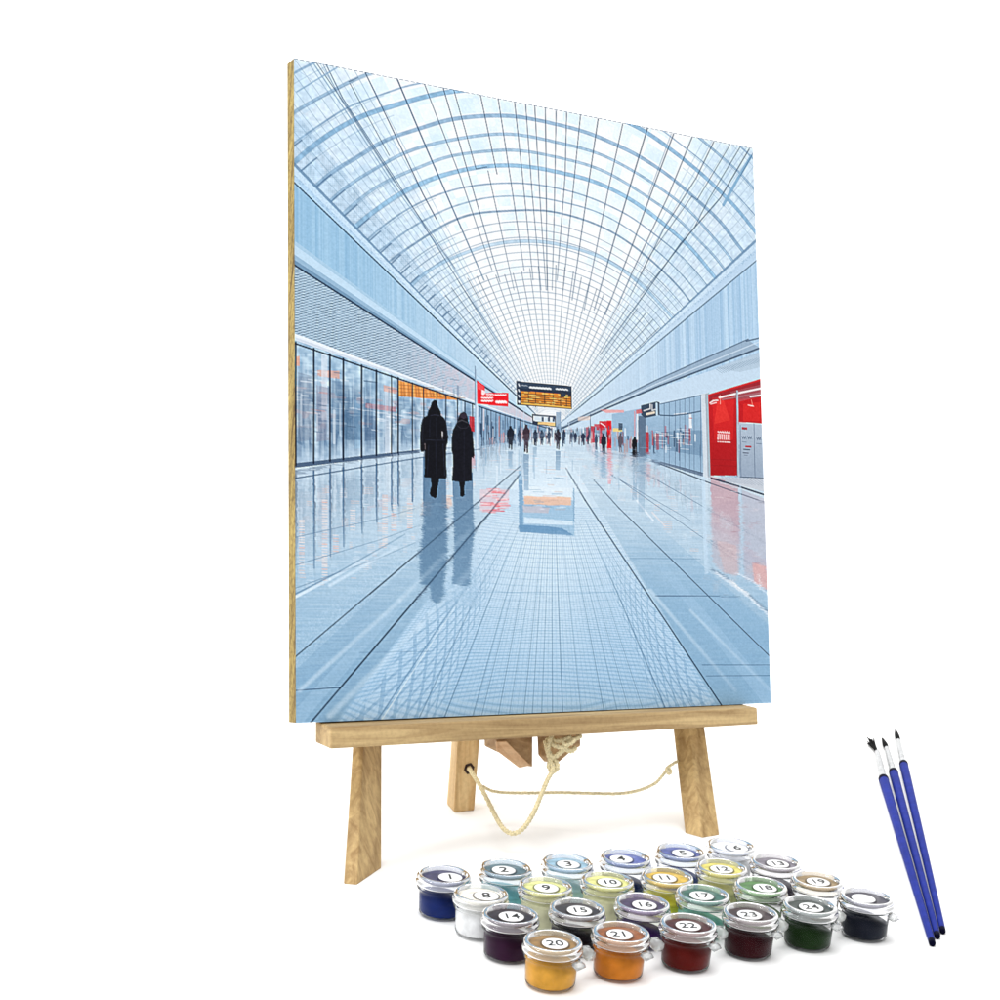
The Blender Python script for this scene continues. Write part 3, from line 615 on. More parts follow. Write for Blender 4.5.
    # break the mirrored shapes up the way polished stone does
    Z = ((p.px > 416)*(p.px < 478)*(p.py > 497)*(p.py < 606)+(p.px > 478)*(p.px < 580)*(p.py > 484)*(p.py < 540)+(p.px > 704)*(p.py > 500)*(p.py < 625)*(y/ax > -.80)+(p.px > 584)*(p.px < 660)*(p.py > 452)*(p.py < 480)) > 0
    acc = 0
    for q in range(3):
        jx = (vnoise(1.8, 60, 80+q)-.5)*(22 if q else 9); jy = (vnoise(2.2, 34, 90+q)-.5)*12
        mild = np.where((p.px > 478)*(p.px < 580), .35, 1.0); jx = jx*mild; jy = jy*mild
        acc = acc+p.im[np.clip(yy+jy, 0, BH-1).astype(int), np.clip(xx+jx, 0, BW-1).astype(int)]/3
    soft = sstep(497, 510, p.py)*(p.px < 478)+(p.px >= 478)
    p.mix(Z*soft*.9, acc)
    fadeb = (p.px > 418)*(p.px < 476)*sstep(520, 604, p.py)*(p.py < 610)
    p.mix(fadeb*.12, A(150, 184, 210))
    for pts, w in (([(340, 688), (490, 512), (520, 474)], 1.4), ([(370, 594), (480, 500), (520, 466)], .9)): p.line(pts, w, DKL, .6, .2)
    # ---- the two walkers
    q7 = lambda L_: [(400+a/8.333, 360+b/8.333) for a, b in L_]
    q3 = lambda L_: [(280+a/4, 280+b/4) for a, b in L_]
    BK = (12, 14, 24)
    p.poly(q3([(604, 788), (640, 788), (634, 820), (630, 838), (628, 868), (620, 874), (613, 868), (606, 866), (599, 855), (602, 835), (606, 825)]), (10, 12, 20))
    p.poly(q3([(716, 806), (742, 806), (737, 835), (740, 860), (730, 868), (720, 862), (722, 840)]), (10, 12, 20))
    p.poly(q7([(280, 338), (288, 332), (303, 338), (312, 360), (322, 395), (340, 425), (346, 462), (370, 485), (388, 520), (396, 580), (405, 640), (400, 690), (388, 722), (388, 850), (392, 975), (385, 990), (300, 985), (203, 976), (208, 860), (206, 750), (200, 762), (180, 766), (168, 745), (170, 690), (168, 640), (176, 540), (190, 486), (228, 462), (235, 425), (255, 390), (266, 350)]), BK)
    p.poly(q7([(350, 600), (358, 590), (360, 625), (356, 660)]), (196, 190, 200), .9); p.poly(q7([(206, 700), (212, 690), (210, 745)]), (180, 160, 160), .8)
    p.line(q7([(210, 665), (375, 668)]), .6, (44, 48, 64), .8); p.line(q7([(255, 462), (290, 455), (330, 462)]), .8, (50, 52, 70), .7)
    p.poly(q3([(712, 562), (716, 545), (722, 533), (735, 527), (746, 534), (752, 552), (754, 568), (766, 596), (774, 640), (778, 700), (774, 714), (768, 708), (767, 740), (768, 804), (728, 808), (688, 804), (692, 760), (693, 702), (687, 680), (688, 630), (692, 600), (703, 580)]), (16, 17, 28))
    p.poly(q3([(718, 548), (723, 535), (735, 529), (745, 535), (749, 552), (735, 556)]), (52, 44, 58), .9); p.line(q3([(712, 566), (728, 560), (750, 570)]), 1.0, (70, 70, 78), .8)
    p.line(q3([(708, 580), (722, 592), (745, 592), (756, 582)]), .7, (48, 46, 58), .8); p.line(q3([(736, 600), (737, 800)]), .5, (34, 36, 52), .7)
    for L_, c in (([(250, 500), (246, 640)], (34, 38, 54)), ([(300, 480), (304, 650)], (30, 34, 48)), ([(240, 700), (226, 960)], (34, 38, 54)), ([(300, 680), (306, 970)], (36, 40, 58)), ([(360, 700), (374, 960)], (40, 46, 64)), ([(192, 540), (184, 680)], (36, 40, 56)), ([(384, 540), (392, 640)], (38, 44, 60))):
        p.line(q7(L_), .6, c, .7)
    p.line(q7([(372, 488), (388, 522), (395, 580)]), .5, (96, 104, 122), .6); p.line(q7([(196, 486), (180, 540)]), .5, (88, 96, 114), .6)
    # thin dark edge at the top of the sheet
    p.mix((p.v < .0016)*1.0*((p.u*90 % 1) < .7), A(70, 96, 124))
    # paper-level variation
    p.im += ((vnoise(5, 5, 61)-.5)*8+(vnoise(2.2, 2.2, 62)-.5)*7)[..., None]
    o = p.im.reshape(GH, 2, GW, 2, 3).mean((1, 3))
    bl = sum(np.roll(o, (a, b), (0, 1)) for a in (-2, -1, 0, 1, 2) for b in (-2, -1, 0, 1, 2))/25
    o = o+.65*(o-bl)                                 # the crisp edges of a digital print
    o = o+(o-170)*.04+2
    return np.clip(o, 6, 252)
PRINT = paint()
# ------------------------------------------------------------------ canvas placed in space
KSC = .893/(HI[2, 0]*0+HI[2, 1]*1+HI[2, 2])      # depth of the lower left corner = 0.893 m
def canvas_pt(u, v, off=0.0):
    w = HI[2, 0]*u+HI[2, 1]*v+HI[2, 2]
    X = HI[0, 0]*u+HI[0, 1]*v+HI[0, 2]; Y = HI[1, 0]*u+HI[1, 1]*v+HI[1, 2]
    P = cvw(((X-500*w)/F*KSC, (Y-500*w)/F*KSC, w*KSC))
    return P - BACK*off if off else P
P00, P10, P01 = canvas_pt(0, 0), canvas_pt(1, 0), canvas_pt(0, 1)
D1 = (P10-P00).normalized(); DV = (P01-P00).normalized()
DV = (DV - D1*DV.dot(D1)).normalized()
BACK = D1.cross(DV).normalized()
if BACK.y < 0: BACK = -BACK
CWID, CHEI = (P10-P00).length, (P01-P00).length
_ = ('canvas', CWID, CHEI, 'D1', D1, 'DV', DV, 'BACK', BACK)
EXPOSE = 1.0
# print gain: the sheet is a matt paper reflecting these colours under this light
GAIN = .80
m, nt, b = newmat('printed_canvas'); N, L = nt.nodes, nt.links
at_ = N.new('ShaderNodeAttribute'); at_.attribute_name = 'ink'; L.new(at_.outputs['Color'], b.inputs['Base Color'])
b.inputs['Roughness'].default_value = .75; b.inputs['Specular IOR Level'].default_value = .12
tc = N.new('ShaderNodeTexCoord'); wv = N.new('ShaderNodeTexNoise'); wv.inputs['Scale'].default_value = 1800
L.new(tc.outputs['Object'], wv.inputs['Vector']); bp = N.new('ShaderNodeBump'); bp.inputs['Strength'].default_value = .08; bp.inputs['Distance'].default_value = .0002
L.new(wv.outputs['Fac'], bp.inputs['Height']); L.new(bp.outputs[0], b.inputs['Normal'])
M_PRINT = m
TH = .0108
cv = empty('canvas_picture', P01.lerp(canvas_pt(1, 1), .5))
CO = cv.location.copy()
tag(cv, 'tall canvas print of a pale blue glass-vaulted station hall, propped on the easel', 'canvas picture')
CBM = wood_mat('canvas_edge_wood', lin((186, 164, 96)), lin((110, 88, 40)), (0, 0, 1), .8, 2.2, .9)
def canvas_box():
    q = [P01, P01+D1*CWID, P01+D1*CWID-DV*CHEI, P01-DV*CHEI]
    g = BACK*.0006
    return hexa('stretcher_board', [a+g for a in q], [a+BACK*TH for a in q], CBM, cv, .0004, CO)
canvas_box()
# print sheet
u = np.linspace(0, 1, GW, dtype=np.float32); v = np.linspace(0, 1, GH, dtype=np.float32)
V, U = np.meshgrid(v, u, indexing='ij')
o3 = np.array(P00-CO-D1*.00005); co = (o3[None, None] + U[..., None]*np.array(D1*CWID)[None, None] + V[..., None]*np.array(DV*CHEI)[None, None]).reshape(-1, 3).astype(np.float32)
me = bpy.data.meshes.new('printed_picture')
nf = (GW-1)*(GH-1)
me.vertices.add(GW*GH); me.vertices.foreach_set('co', co.ravel())
idx = np.arange(GW*GH, dtype=np.int32).reshape(GH, GW)
quads = np.stack([idx[:-1, :-1], idx[1:, :-1], idx[1:, 1:], idx[:-1, 1:]], -1).reshape(-1, 4)
me.loops.add(nf*4); me.loops.foreach_set('vertex_index', quads.ravel())
me.polygons.add(nf); me.polygons.foreach_set('loop_start', np.arange(0, nf*4, 4, dtype=np.int32))
me.update(calc_edges=True)
srgb = PRINT.reshape(-1, 3)/255.0
linr = np.where(srgb <= .04045, srgb/12.92, ((srgb+.055)/1.055)**2.4)*GAIN
ca = me.color_attributes.new('ink', 'FLOAT_COLOR', 'POINT')
ca.data.foreach_set('color', np.concatenate([np.clip(linr, 0, .97), np.ones((len(linr), 1))], 1).astype(np.float32).ravel())
link('printed_picture', me, M_PRINT, cv)

# ------------------------------------------------------------------ easel
ez = empty('easel', ground(520, 850)); EO = ez.location.copy()
tag(ez, 'pale pine tabletop easel holding the canvas on its front ledge', 'easel')
W_RAIL = wood_mat('rail_pine', lin((202, 174, 124)), lin((152, 122, 78)), tuple(D1), .6)
W_LEG = wood_mat('leg_pine', lin((204, 174, 120)), lin((156, 124, 76)), (0, 0, 1), .6)
W_REAR = wood_mat('rear_leg_pine', lin((226, 198, 146)), lin((200, 160, 104)), (0, 0, 1), .6)
def rayplane(px, py, pt, nrm):
    d = RW @ Vector(((px-500)/F, (py-500)/F, 1)); return CAM + d*((pt-CAM).dot(nrm)/d.dot(nrm))
RF = .012                                   # the ledge stands this far in front of the canvas face
fp = P01 - BACK*RF
r0, r1, r2, r3 = [rayplane(x, y, fp, BACK) for x, y in ((330.5, 727.2), (757.3, 707.6), (758.2, 724.5), (330.5, 749.2))]
HB = Vector((BACK.x, BACK.y, 0)).normalized(); dep = (HB*.62+BACK*.38).normalized()*(RF+.010)
rail = hexa('ledge', [r3, r2, r2+dep, r3+dep], [r0, r1, r1+dep, r0+dep], W_RAIL, ez, .0012, EO)
zup = Vector((0, 0, 1))
def leg(name, foot, topc, mat, bevel=.0008):
    """foot: ground points (world) round the section; topc: same number of points above"""
    return hexa(name, foot, topc, mat, ez, bevel, EO)
BP = P01 + BACK*(TH+.002)
_ = ('foot depth', [(ground(*q)-P01).dot(BACK) for q in ((343.5, 884), (685, 833), (446.5, 804))], 'rail back', .012)                   # plane just behind the canvas
def prism_leg(name, pix_foot, pix_mid, depth_top_plane, up_to, mat):
    feet = [ground(*p) for p in pix_foot]
    mids = []
    for (p, f) in zip(pix_mid, feet):
        mids.append((p, f))
    return feet, mids
# front left: a plank standing edge-on, mitred at the foot
def plank(name, foot, mid, mat, ext, ksec=1.0):
    """foot/mid: four image points of the section at the ground and under the ledge"""
    f = [ground(*p) for p in foot]
    # the plank leans back with the canvas
    lean = (-DV); lean = lean/lean.z
    m_ = []
    for (px, py), g in zip(mid, f):
        d = RW @ Vector(((px-500)/F, (py-500)/F, 1))
        # closest approach of the ray to the lean plane through the foot
        n = BACK
        tgt = BP + BACK*.0015 + BACK*(.001+max(0, (g-f[0]).dot(BACK)))
        off = (tgt-CAM).dot(n)/d.dot(n); m_.append(CAM+d*off)
    m_ = [m_[1]+(g-f[1])*ksec for g in f]
    top = [a + (b_-a)*ext for a, b_ in zip(f, m_)]
    return hexa(name, f, top, mat, ez, .0007, EO)
plank('leg', [(343.5, 884), (357, 885), (381.5, 868), (368, 866)], [(353.6, 748), (363, 748), (383.5, 746.5), (374, 746)], W_LEG, 1.5, .82)
plank('leg', [(685, 833), (702.5, 838), (719.5, 835), (702, 829)], [(674.5, 731), (689, 731), (708, 730), (694, 729)], W_LEG, 1.5, .97)
# cross batten and uprights hidden behind the canvas
def bp_pt(u, v, off): return P00 + D1*(u*CWID) + DV*(v*CHEI) + BACK*off
def bar_uv(name, u0, v0, u1, v1, w, off, t, mat):
    a, b_ = bp_pt(u0, v0, off), bp_pt(u1, v1, off); d = (b_-a).normalized(); s = d.cross(BACK).normalized()*(w/2)
    hexa(name, [a-s, a+s, a+s+BACK*t, a-s+BACK*t], [b_-s, b_+s, b_+s+BACK*t, b_-s+BACK*t], mat, ez, .0008, EO)
bar_uv('upright', .22, .98, .44, .2, .020, TH+.003, .012, W_LEG)
bar_uv('upright', .80, .98, .58, .2, .020, TH+.003, .012, W_LEG)
bar_uv('crossbar', .30, .60, .72, .60, .018, TH+.017, .010, W_RAIL)
bar_uv('crossbar', .14, .975, .90, .975, .016, .022, .010, W_RAIL)
bar_uv('crossbar', .36, .24, .66, .24, .024, TH+.017, .012, W_RAIL)
# rear leg
f = [ground(*p) for p in ((446.5, 804), (454, 812.5), (474.5, 810.5), (466, 802))]
hinge = bp_pt(.48, .24, .034)
def rear_top():
    out = []
    c = sum(f, Vector())/4
    for (p, g) in zip(((451, 744), (457, 744.5), (479.5, 744), (473, 743)), f):
        d = RW @ Vector(((p[0]-500)/F, (p[1]-500)/F, 1))
        # plane through the foot leaning towards the hinge
        n = (hinge-c).cross(D1).normalized()
        out.append(CAM+d*((g-CAM).dot(n)/d.dot(n)))
    return out
mt = rear_top(); k_ = (hinge.z-f[0].z)/(mt[0].z-f[0].z)
top = [a+(b_-a)*1.6 for a, b_ in zip(f, mt)]
rl = hexa('leg', f, top, W_REAR, ez, .001, EO)
c1 = sum(top, Vector())/4
hd = (hinge-c1); s = D1*.011; t_ = BACK*.006
hexa('leg_extension', [c1-s-t_, c1+s-t_, c1+s+t_, c1-s+t_], [hinge-s-t_, hinge+s-t_, hinge+s+t_, hinge-s+t_], W_REAR, ez, .0008, EO)
# hole with a dark rim in the rear leg
M_DARK = plain_mat('dark_bore', lin((44, 22, 20)), .8)
n_rear = (mt[1]-f[1]).cross(f[2]-f[1]).normalized()
if n_rear.dot(CAM-f[1]) < 0: n_rear = -n_rear
hole = rayplane(469, 768.5, f[1], n_rear)
bmh = bmesh.new()
hx = (f[2]-f[1]).normalized(); hy = n_rear.cross(hx)
def ring_mesh(name, c, ux, uy, n, r_in, r_out, th, mat, parent, seg=4, rot=0):
    vs, fs = [], []
    for k in range(seg):
        a = 2*math.pi*k/seg+rot; d = ux*math.cos(a)+uy*math.sin(a)
        for rr, hh in ((r_in, -.0006), (r_in, th), (r_out, th), (r_out, -.0006)): vs.append(c+d*rr+n*hh-EO)
    for k in range(seg):
        j = (k+1) % seg
        for q in range(4): fs.append((k*4+q, k*4+(q+1) % 4, j*4+(q+1) % 4, j*4+q))
    return link(name, pymesh(name, vs, fs), mat, parent)
ring_mesh('cord_hole', hole, hx, hy, n_rear, .0022, .0040, .0004, M_DARK, ez, 6, .2)
# wedge braces below the ledge
W_PINK = wood_mat('brace_pine', lin((236, 200, 160)), lin((206, 158, 114)), (1, 0, 0), .6)
W_BROWN = wood_mat('brace_dark_pine', lin((190, 156, 112)), lin((146, 112, 74)), (1, 0, 0), .65)
def wedge(name, pts, Z0, thick, mat, dirv):
    a = [at(px, py, Z0+dz_) for px, py, dz_ in pts]
    vs = [p-EO for p in a]+[p+dirv*thick-EO for p in a]; n = len(a)
    fs = [tuple(range(n))[::-1], tuple(range(n, 2*n))]+[(i, (i+1) % n, n+(i+1) % n, n+i) for i in range(n)]
    bm = bmesh.new(); bv = [bm.verts.new(v) for v in vs]
    for q in fs: bm.faces.new([bv[i] for i in q])
    bmesh.ops.recalc_face_normals(bm, faces=bm.faces); bmesh.ops.bevel(bm, geom=list(bm.edges), offset=.0005, segments=1, affect='EDGES')
    me_ = bpy.data.meshes.new(name); bm.to_mesh(me_); bm.free(); return link(name, me_, mat, ez)
BZ = .985
up2 = Vector((0, 0, .03))
wedge('brace', [(496.5, 715, 0), (533, 713, .012), (532.6, 767, .012), (515.5, 756, .004), (496.6, 747, 0)], BZ, .016, W_BROWN, BACK)
wedge('brace', [(496.2, 741.5, -.002), (506.5, 741, -.001), (531, 765.5, .008), (520, 768, .006), (497.5, 751, -.002)], BZ-.001, .004, W_PINK, BACK*.4)
wedge('brace', [(549, 715, 0), (581, 711, .01), (580.6, 746, .01), (572, 751, .006), (557.5, 763.5, 0), (551, 756, 0)], BZ+.004, .016, W_BROWN, BACK)

# ------------------------------------------------------------------ cords
M_ROPE = plain_mat('jute_cord', lin((214, 200, 160)), .9, .2, (900, .3), .5)
def cord_pts(L_): return [at(px, py, Z) for px, py, Z in L_]
hz = (RW.transposed() @ (hole-CAM)).z
tube('cord', cord_pts([(468.6, 768, hz+.006), (470.5, 770.5, hz-.008), (478, 782, hz-.022), (487, 799, hz-.044), (496, 817, .965), (504, 829, .955), (513, 833.5, .952), (523, 828.5, .952), (533, 814, .955), (540, 798, .960), (547, 781, .966), (553, 769, BZ-.014), (550, 760, BZ-.010), (548, 750, BZ-.008), (551, 738, BZ-.006), (556, 722, BZ)]), .00138, M_ROPE, None, 12, 900)
c_ = bpy.data.objects['cord']; tag(c_, 'beige twisted cord sagging in a V from the rear leg hole to the knot', 'cord', 'cords of the easel')
tube('cord', cord_pts([(483.2, 786.5, hz-.030), (487.5, 789, hz-.02), (495, 791.6, 1.010), (508, 792.8, 1.016), (535, 793, 1.015), (560, 792.6, 1.015), (590, 793.4, 1.016), (620, 793.6, 1.018), (640, 790, 1.02), (655, 783.4, 1.022), (663, 775, 1.024), (668, 768.5, 1.026), (671, 771.6, 1.026), (668.5, 773.8, 1.024), (666.6, 769, 1.024), (671, 765, 1.03), (678, 761, 1.05)]), .00095, M_ROPE, None, 10, 1100)
tag(bpy.data.objects['cord.001'], 'thin beige cord running level across to a small loop by the right leg', 'cord', 'cords of the easel')
# knot wrapped round the brace
kn = empty('cord_knot', at(560, 750, BZ)); KO = kn.location.copy()
tag(kn, 'loose knot of beige cord wound round the small dark brace', 'cord knot', 'cords of the easel')
def kt(L_, r=.00150): return tube('cord_loop', [p-KO for p in cord_pts(L_)], r, M_ROPE, kn, 10, 900)
kt([(545.5, 741, BZ-.004), (548, 750, BZ-.008), (553, 757, BZ-.010), (561, 752, BZ-.009), (568, 744, BZ-.007), (577, 738, BZ-.003), (580, 736, BZ+.006)])
kt([(547, 739, BZ-.003), (554, 745, BZ-.008), (562, 748, BZ-.009), (571, 751, BZ-.006), (575, 748, BZ-.001)])
kt([(550, 738, BZ-.004), (556, 741, BZ-.006), (563, 740, BZ-.006), (571, 737, BZ-.004)])
kt([(546, 744, BZ-.004), (549, 754, BZ-.007), (556, 762, BZ-.010), (557, 768, BZ-.012), (552, 771, BZ-.012), (549, 765, BZ-.011), (553, 758, BZ-.009)])
kt([(562, 740, BZ-.007), (565, 745, BZ-.009), (572, 743, BZ-.008), (574, 739, BZ-.006), (568, 741, BZ-.005)], .0012)

# ------------------------------------------------------------------ paint pots
def clear_mat(name, rgb, cover, rough=.12, extra=.5, ior=1.34):
    """thin clear plastic: mostly transparent, glossy, a little milky"""
    m, nt, b = newmat(name); N, L = nt.nodes, nt.links
    b.inputs['Base Color'].default_value = (*rgb, 1); b.inputs['Roughness'].default_value = rough; b.inputs['Specular IOR Level'].default_value = .8
    tr = N.new('ShaderNodeBsdfTransparent'); tr.inputs['Color'].default_value = (*[.80+.20*c for c in rgb], 1)
    fr = N.new('ShaderNodeLayerWeight'); fr.inputs['Blend'].default_value = .5
    pw = N.new('ShaderNodeMath'); pw.operation = 'POWER'; pw.inputs[1].default_value = 2.6; L.new(fr.outputs['Facing'], pw.inputs[0])
    mr = N.new('ShaderNodeMapRange'); mr.inputs['To Min'].default_value = cover; mr.inputs['To Max'].default_value = min(1, cover+extra)
    L.new(pw.outputs[0], mr.inputs['Value'])
    ms = N.new('ShaderNodeMixShader'); L.new(mr.outputs[0], ms.inputs[0]); L.new(tr.outputs[0], ms.inputs[1]); L.new(b.outputs[0], ms.inputs[2])
    gl = N.new('ShaderNodeBsdfGlossy'); gl.inputs['Roughness'].default_value = .06
    fz = N.new('ShaderNodeFresnel'); fz.inputs['IOR'].default_value = ior
    m2 = N.new('ShaderNodeMixShader'); L.new(fz.outputs[0], m2.inputs[0]); L.new(ms.outputs[0], m2.inputs[1]); L.new(gl.outputs[0], m2.inputs[2])
    L.new(m2.outputs[0], N['Material Output'].inputs['Surface'])
    return m
R0 = .0150                                 # lid radius
M_LABEL = plain_mat('label_paper', (.86, .86, .85), .6)
M_INK = plain_mat('label_ink', (.01, .01, .01), .5)
M_CUP = clear_mat('clear_plastic', (.60, .63, .66), .0, .05, .20, 1.08)
def smooth_lathe(name, prof, mat, parent, n=56, cap=False):
    vs, fs = lathe(prof, n, cap); return link(name, pymesh(name, vs, fs), mat, parent, True)
cup_prof = [(.70*R0, .0003), (.80*R0, .0008), (.845*R0, .0022), (.875*R0, .0125), (.88*R0, .0146), (.955*R0, .0150), (.97*R0, .0160), (.955*R0, .0168), (.88*R0, .0170), (.86*R0, .0172), (.852*R0, .0150)]
lid_prof = [(.770*R0, .0206), (.785*R0, .0216), (.82*R0, .0226), (.875*R0, .0231), (.945*R0, .0229), (.985*R0, .0221), (.99*R0, .0212), (.955*R0, .0206), (.95*R0, .0198), (1.02*R0, .0194), (1.03*R0, .0186), (1.015*R0, .0178), (.95*R0, .0176)]
def mesh_smooth(name, prof, mat, parent): return smooth_lathe(name, prof, mat, parent)
def text_obj(name, s, size, mat, parent, loc, rz, ext=.00012, shear=0):
    cu = bpy.data.curves.new(name, 'FONT'); cu.body = s; cu.size = size; cu.align_x = 'CENTER'; cu.align_y = 'CENTER'; cu.extrude = ext; cu.offset = .00004; cu.shear = shear
    o = bpy.data.objects.new('tmp', cu); COL.objects.link(o)
    dg = bpy.context.evaluated_depsgraph_get(); me_ = bpy.data.meshes.new_from_object(o.evaluated_get(dg)); bpy.data.objects.remove(o)
    q = link(name, me_, mat, parent); q.location = loc; q.rotation_euler = (0, 0, rz); return q
WORLD, P_TOP, P_SIDE, P_BACK = .9, 66, 9, 60
def make_pot(i, base, spec):
    num, lidc, bodc, ringc, fill, amp, lu, label = spec
    t = empty('paint_pot', base); tag(t, label, 'paint pot', 'numbered paint pots standing in four rows')
    rz = math.radians(-16)+random.uniform(-.12, .12); t.rotation_euler = (0, 0, rz)
    link('cup', CUPME, None, t) if CUPME.materials else None
    # paint inside, its surface climbing the wall unevenly
    n = 56; vs, fs = [], []; th0 = math.pi-rz+random.uniform(-.2, .5)
    hs = [fill-.0016+amp*1.35*math.cos(2*math.pi*k/n-th0)+amp*.22*math.sin(4*math.pi*k/n+i) for k in range(n)]
    prof = [(.70, .0014), (.785, .0019), (.828, .0032), (.845, .008), (.858, None)]
    for r_, z_ in prof:
        for k in range(n):
            a = 2*math.pi*k/n; zz_ = hs[k] if z_ is None else min(z_, hs[k]-.0003); vs.append((r_*R0*math.cos(a), r_*R0*math.sin(a), zz_))
    for q in range(len(prof)-1):
        for k in range(n):
            j = (k+1) % n; fs.append((q*n+k, q*n+j, (q+1)*n+j, (q+1)*n+k))
    vs.append((0, 0, .0018)); vs.append((0, 0, fill)); a0, a1 = len(vs)-2, len(vs)-1; b0 = (len(prof)-1)*n
    for k in range(n):
        j = (k+1) % n; fs.append((a0, j, k)); fs.append((a1, b0+k, b0+j))
    lum = sum(bodc)/3; mp = plain_mat('paint', tuple(min(.88, c*(.58+1.4*lum)+.22*max(0, lum-.25)) for c in bodc), .35, .05, (160, .18))
    link('paint', pymesh('paint', vs, fs), mp, t, True)
    # lid: clear rim over the paint-stained disc
    ml = clear_mat('lid_plastic', tuple(min(.95, c*.74+.16) for c in ringc), .34, .05)
    smooth_lathe('lid', lid_prof, ml, t)
    md = plain_mat('paint_film', tuple(min(.85, c*(.28+1.05*sum(lidc)/3)+.12*max(0, sum(lidc)/3-.3)) for c in lidc), .4, .25, (240, .3))
    smooth_lathe('paint_film', [(.0, .0206), (.60*R0, .0207), (.72*R0, .0206), (.775*R0, .0207), (.79*R0, .0196), (0, .0194)], md, t)
    return t, rz, lu
CUPME = pymesh('cup', *lathe(cup_prof, 56)); CUPME.materials.append(M_CUP); CUPME.polygons.foreach_set('use_smooth', [True]*len(CUPME.polygons))
def link_copy(name, me_, parent):
    o = bpy.data.objects.new(name, me_); COL.objects.link(o); o.parent = parent; return o
# hinge tab shared by all pots
bm = bmesh.new()
bmesh.ops.create_cube(bm, size=1)
for v_ in bm.verts: v_.co = Vector((R0*1.02+v_.co.x*.0046+.0012, v_.co.y*.0076, .0158+v_.co.z*.0024-(.0016 if v_.co.x > 0 else 0)))
bmesh.ops.bevel(bm, geom=list(bm.edges), offset=.0009, segments=3, affect='EDGES'); TABME = bpy.data.meshes.new('hinge_tab'); bm.to_mesh(TABME); bm.free()
TABME.materials.append(clear_mat('tab_plastic', (.70, .72, .72), .35)); TABME.polygons.foreach_set('use_smooth', [True]*len(TABME.polygons))
bm = bmesh.new(); bmesh.ops.create_cube(bm, size=1)
for v_ in bm.verts: v_.co = Vector((-R0*.98-.0030+v_.co.x*.0058, v_.co.y*.0090, .0125+v_.co.z*.0052))
bmesh.ops.bevel(bm, geom=list(bm.edges), offset=.0011, segments=3, affect='EDGES'); LNKME = bpy.data.meshes.new('strip_link'); bm.to_mesh(LNKME); bm.free()
LNKME.materials.append(clear_mat('link_plastic', (.74, .76, .74), .40)); LNKME.polygons.foreach_set('use_smooth', [True]*len(LNKME.polygons))
C = lin
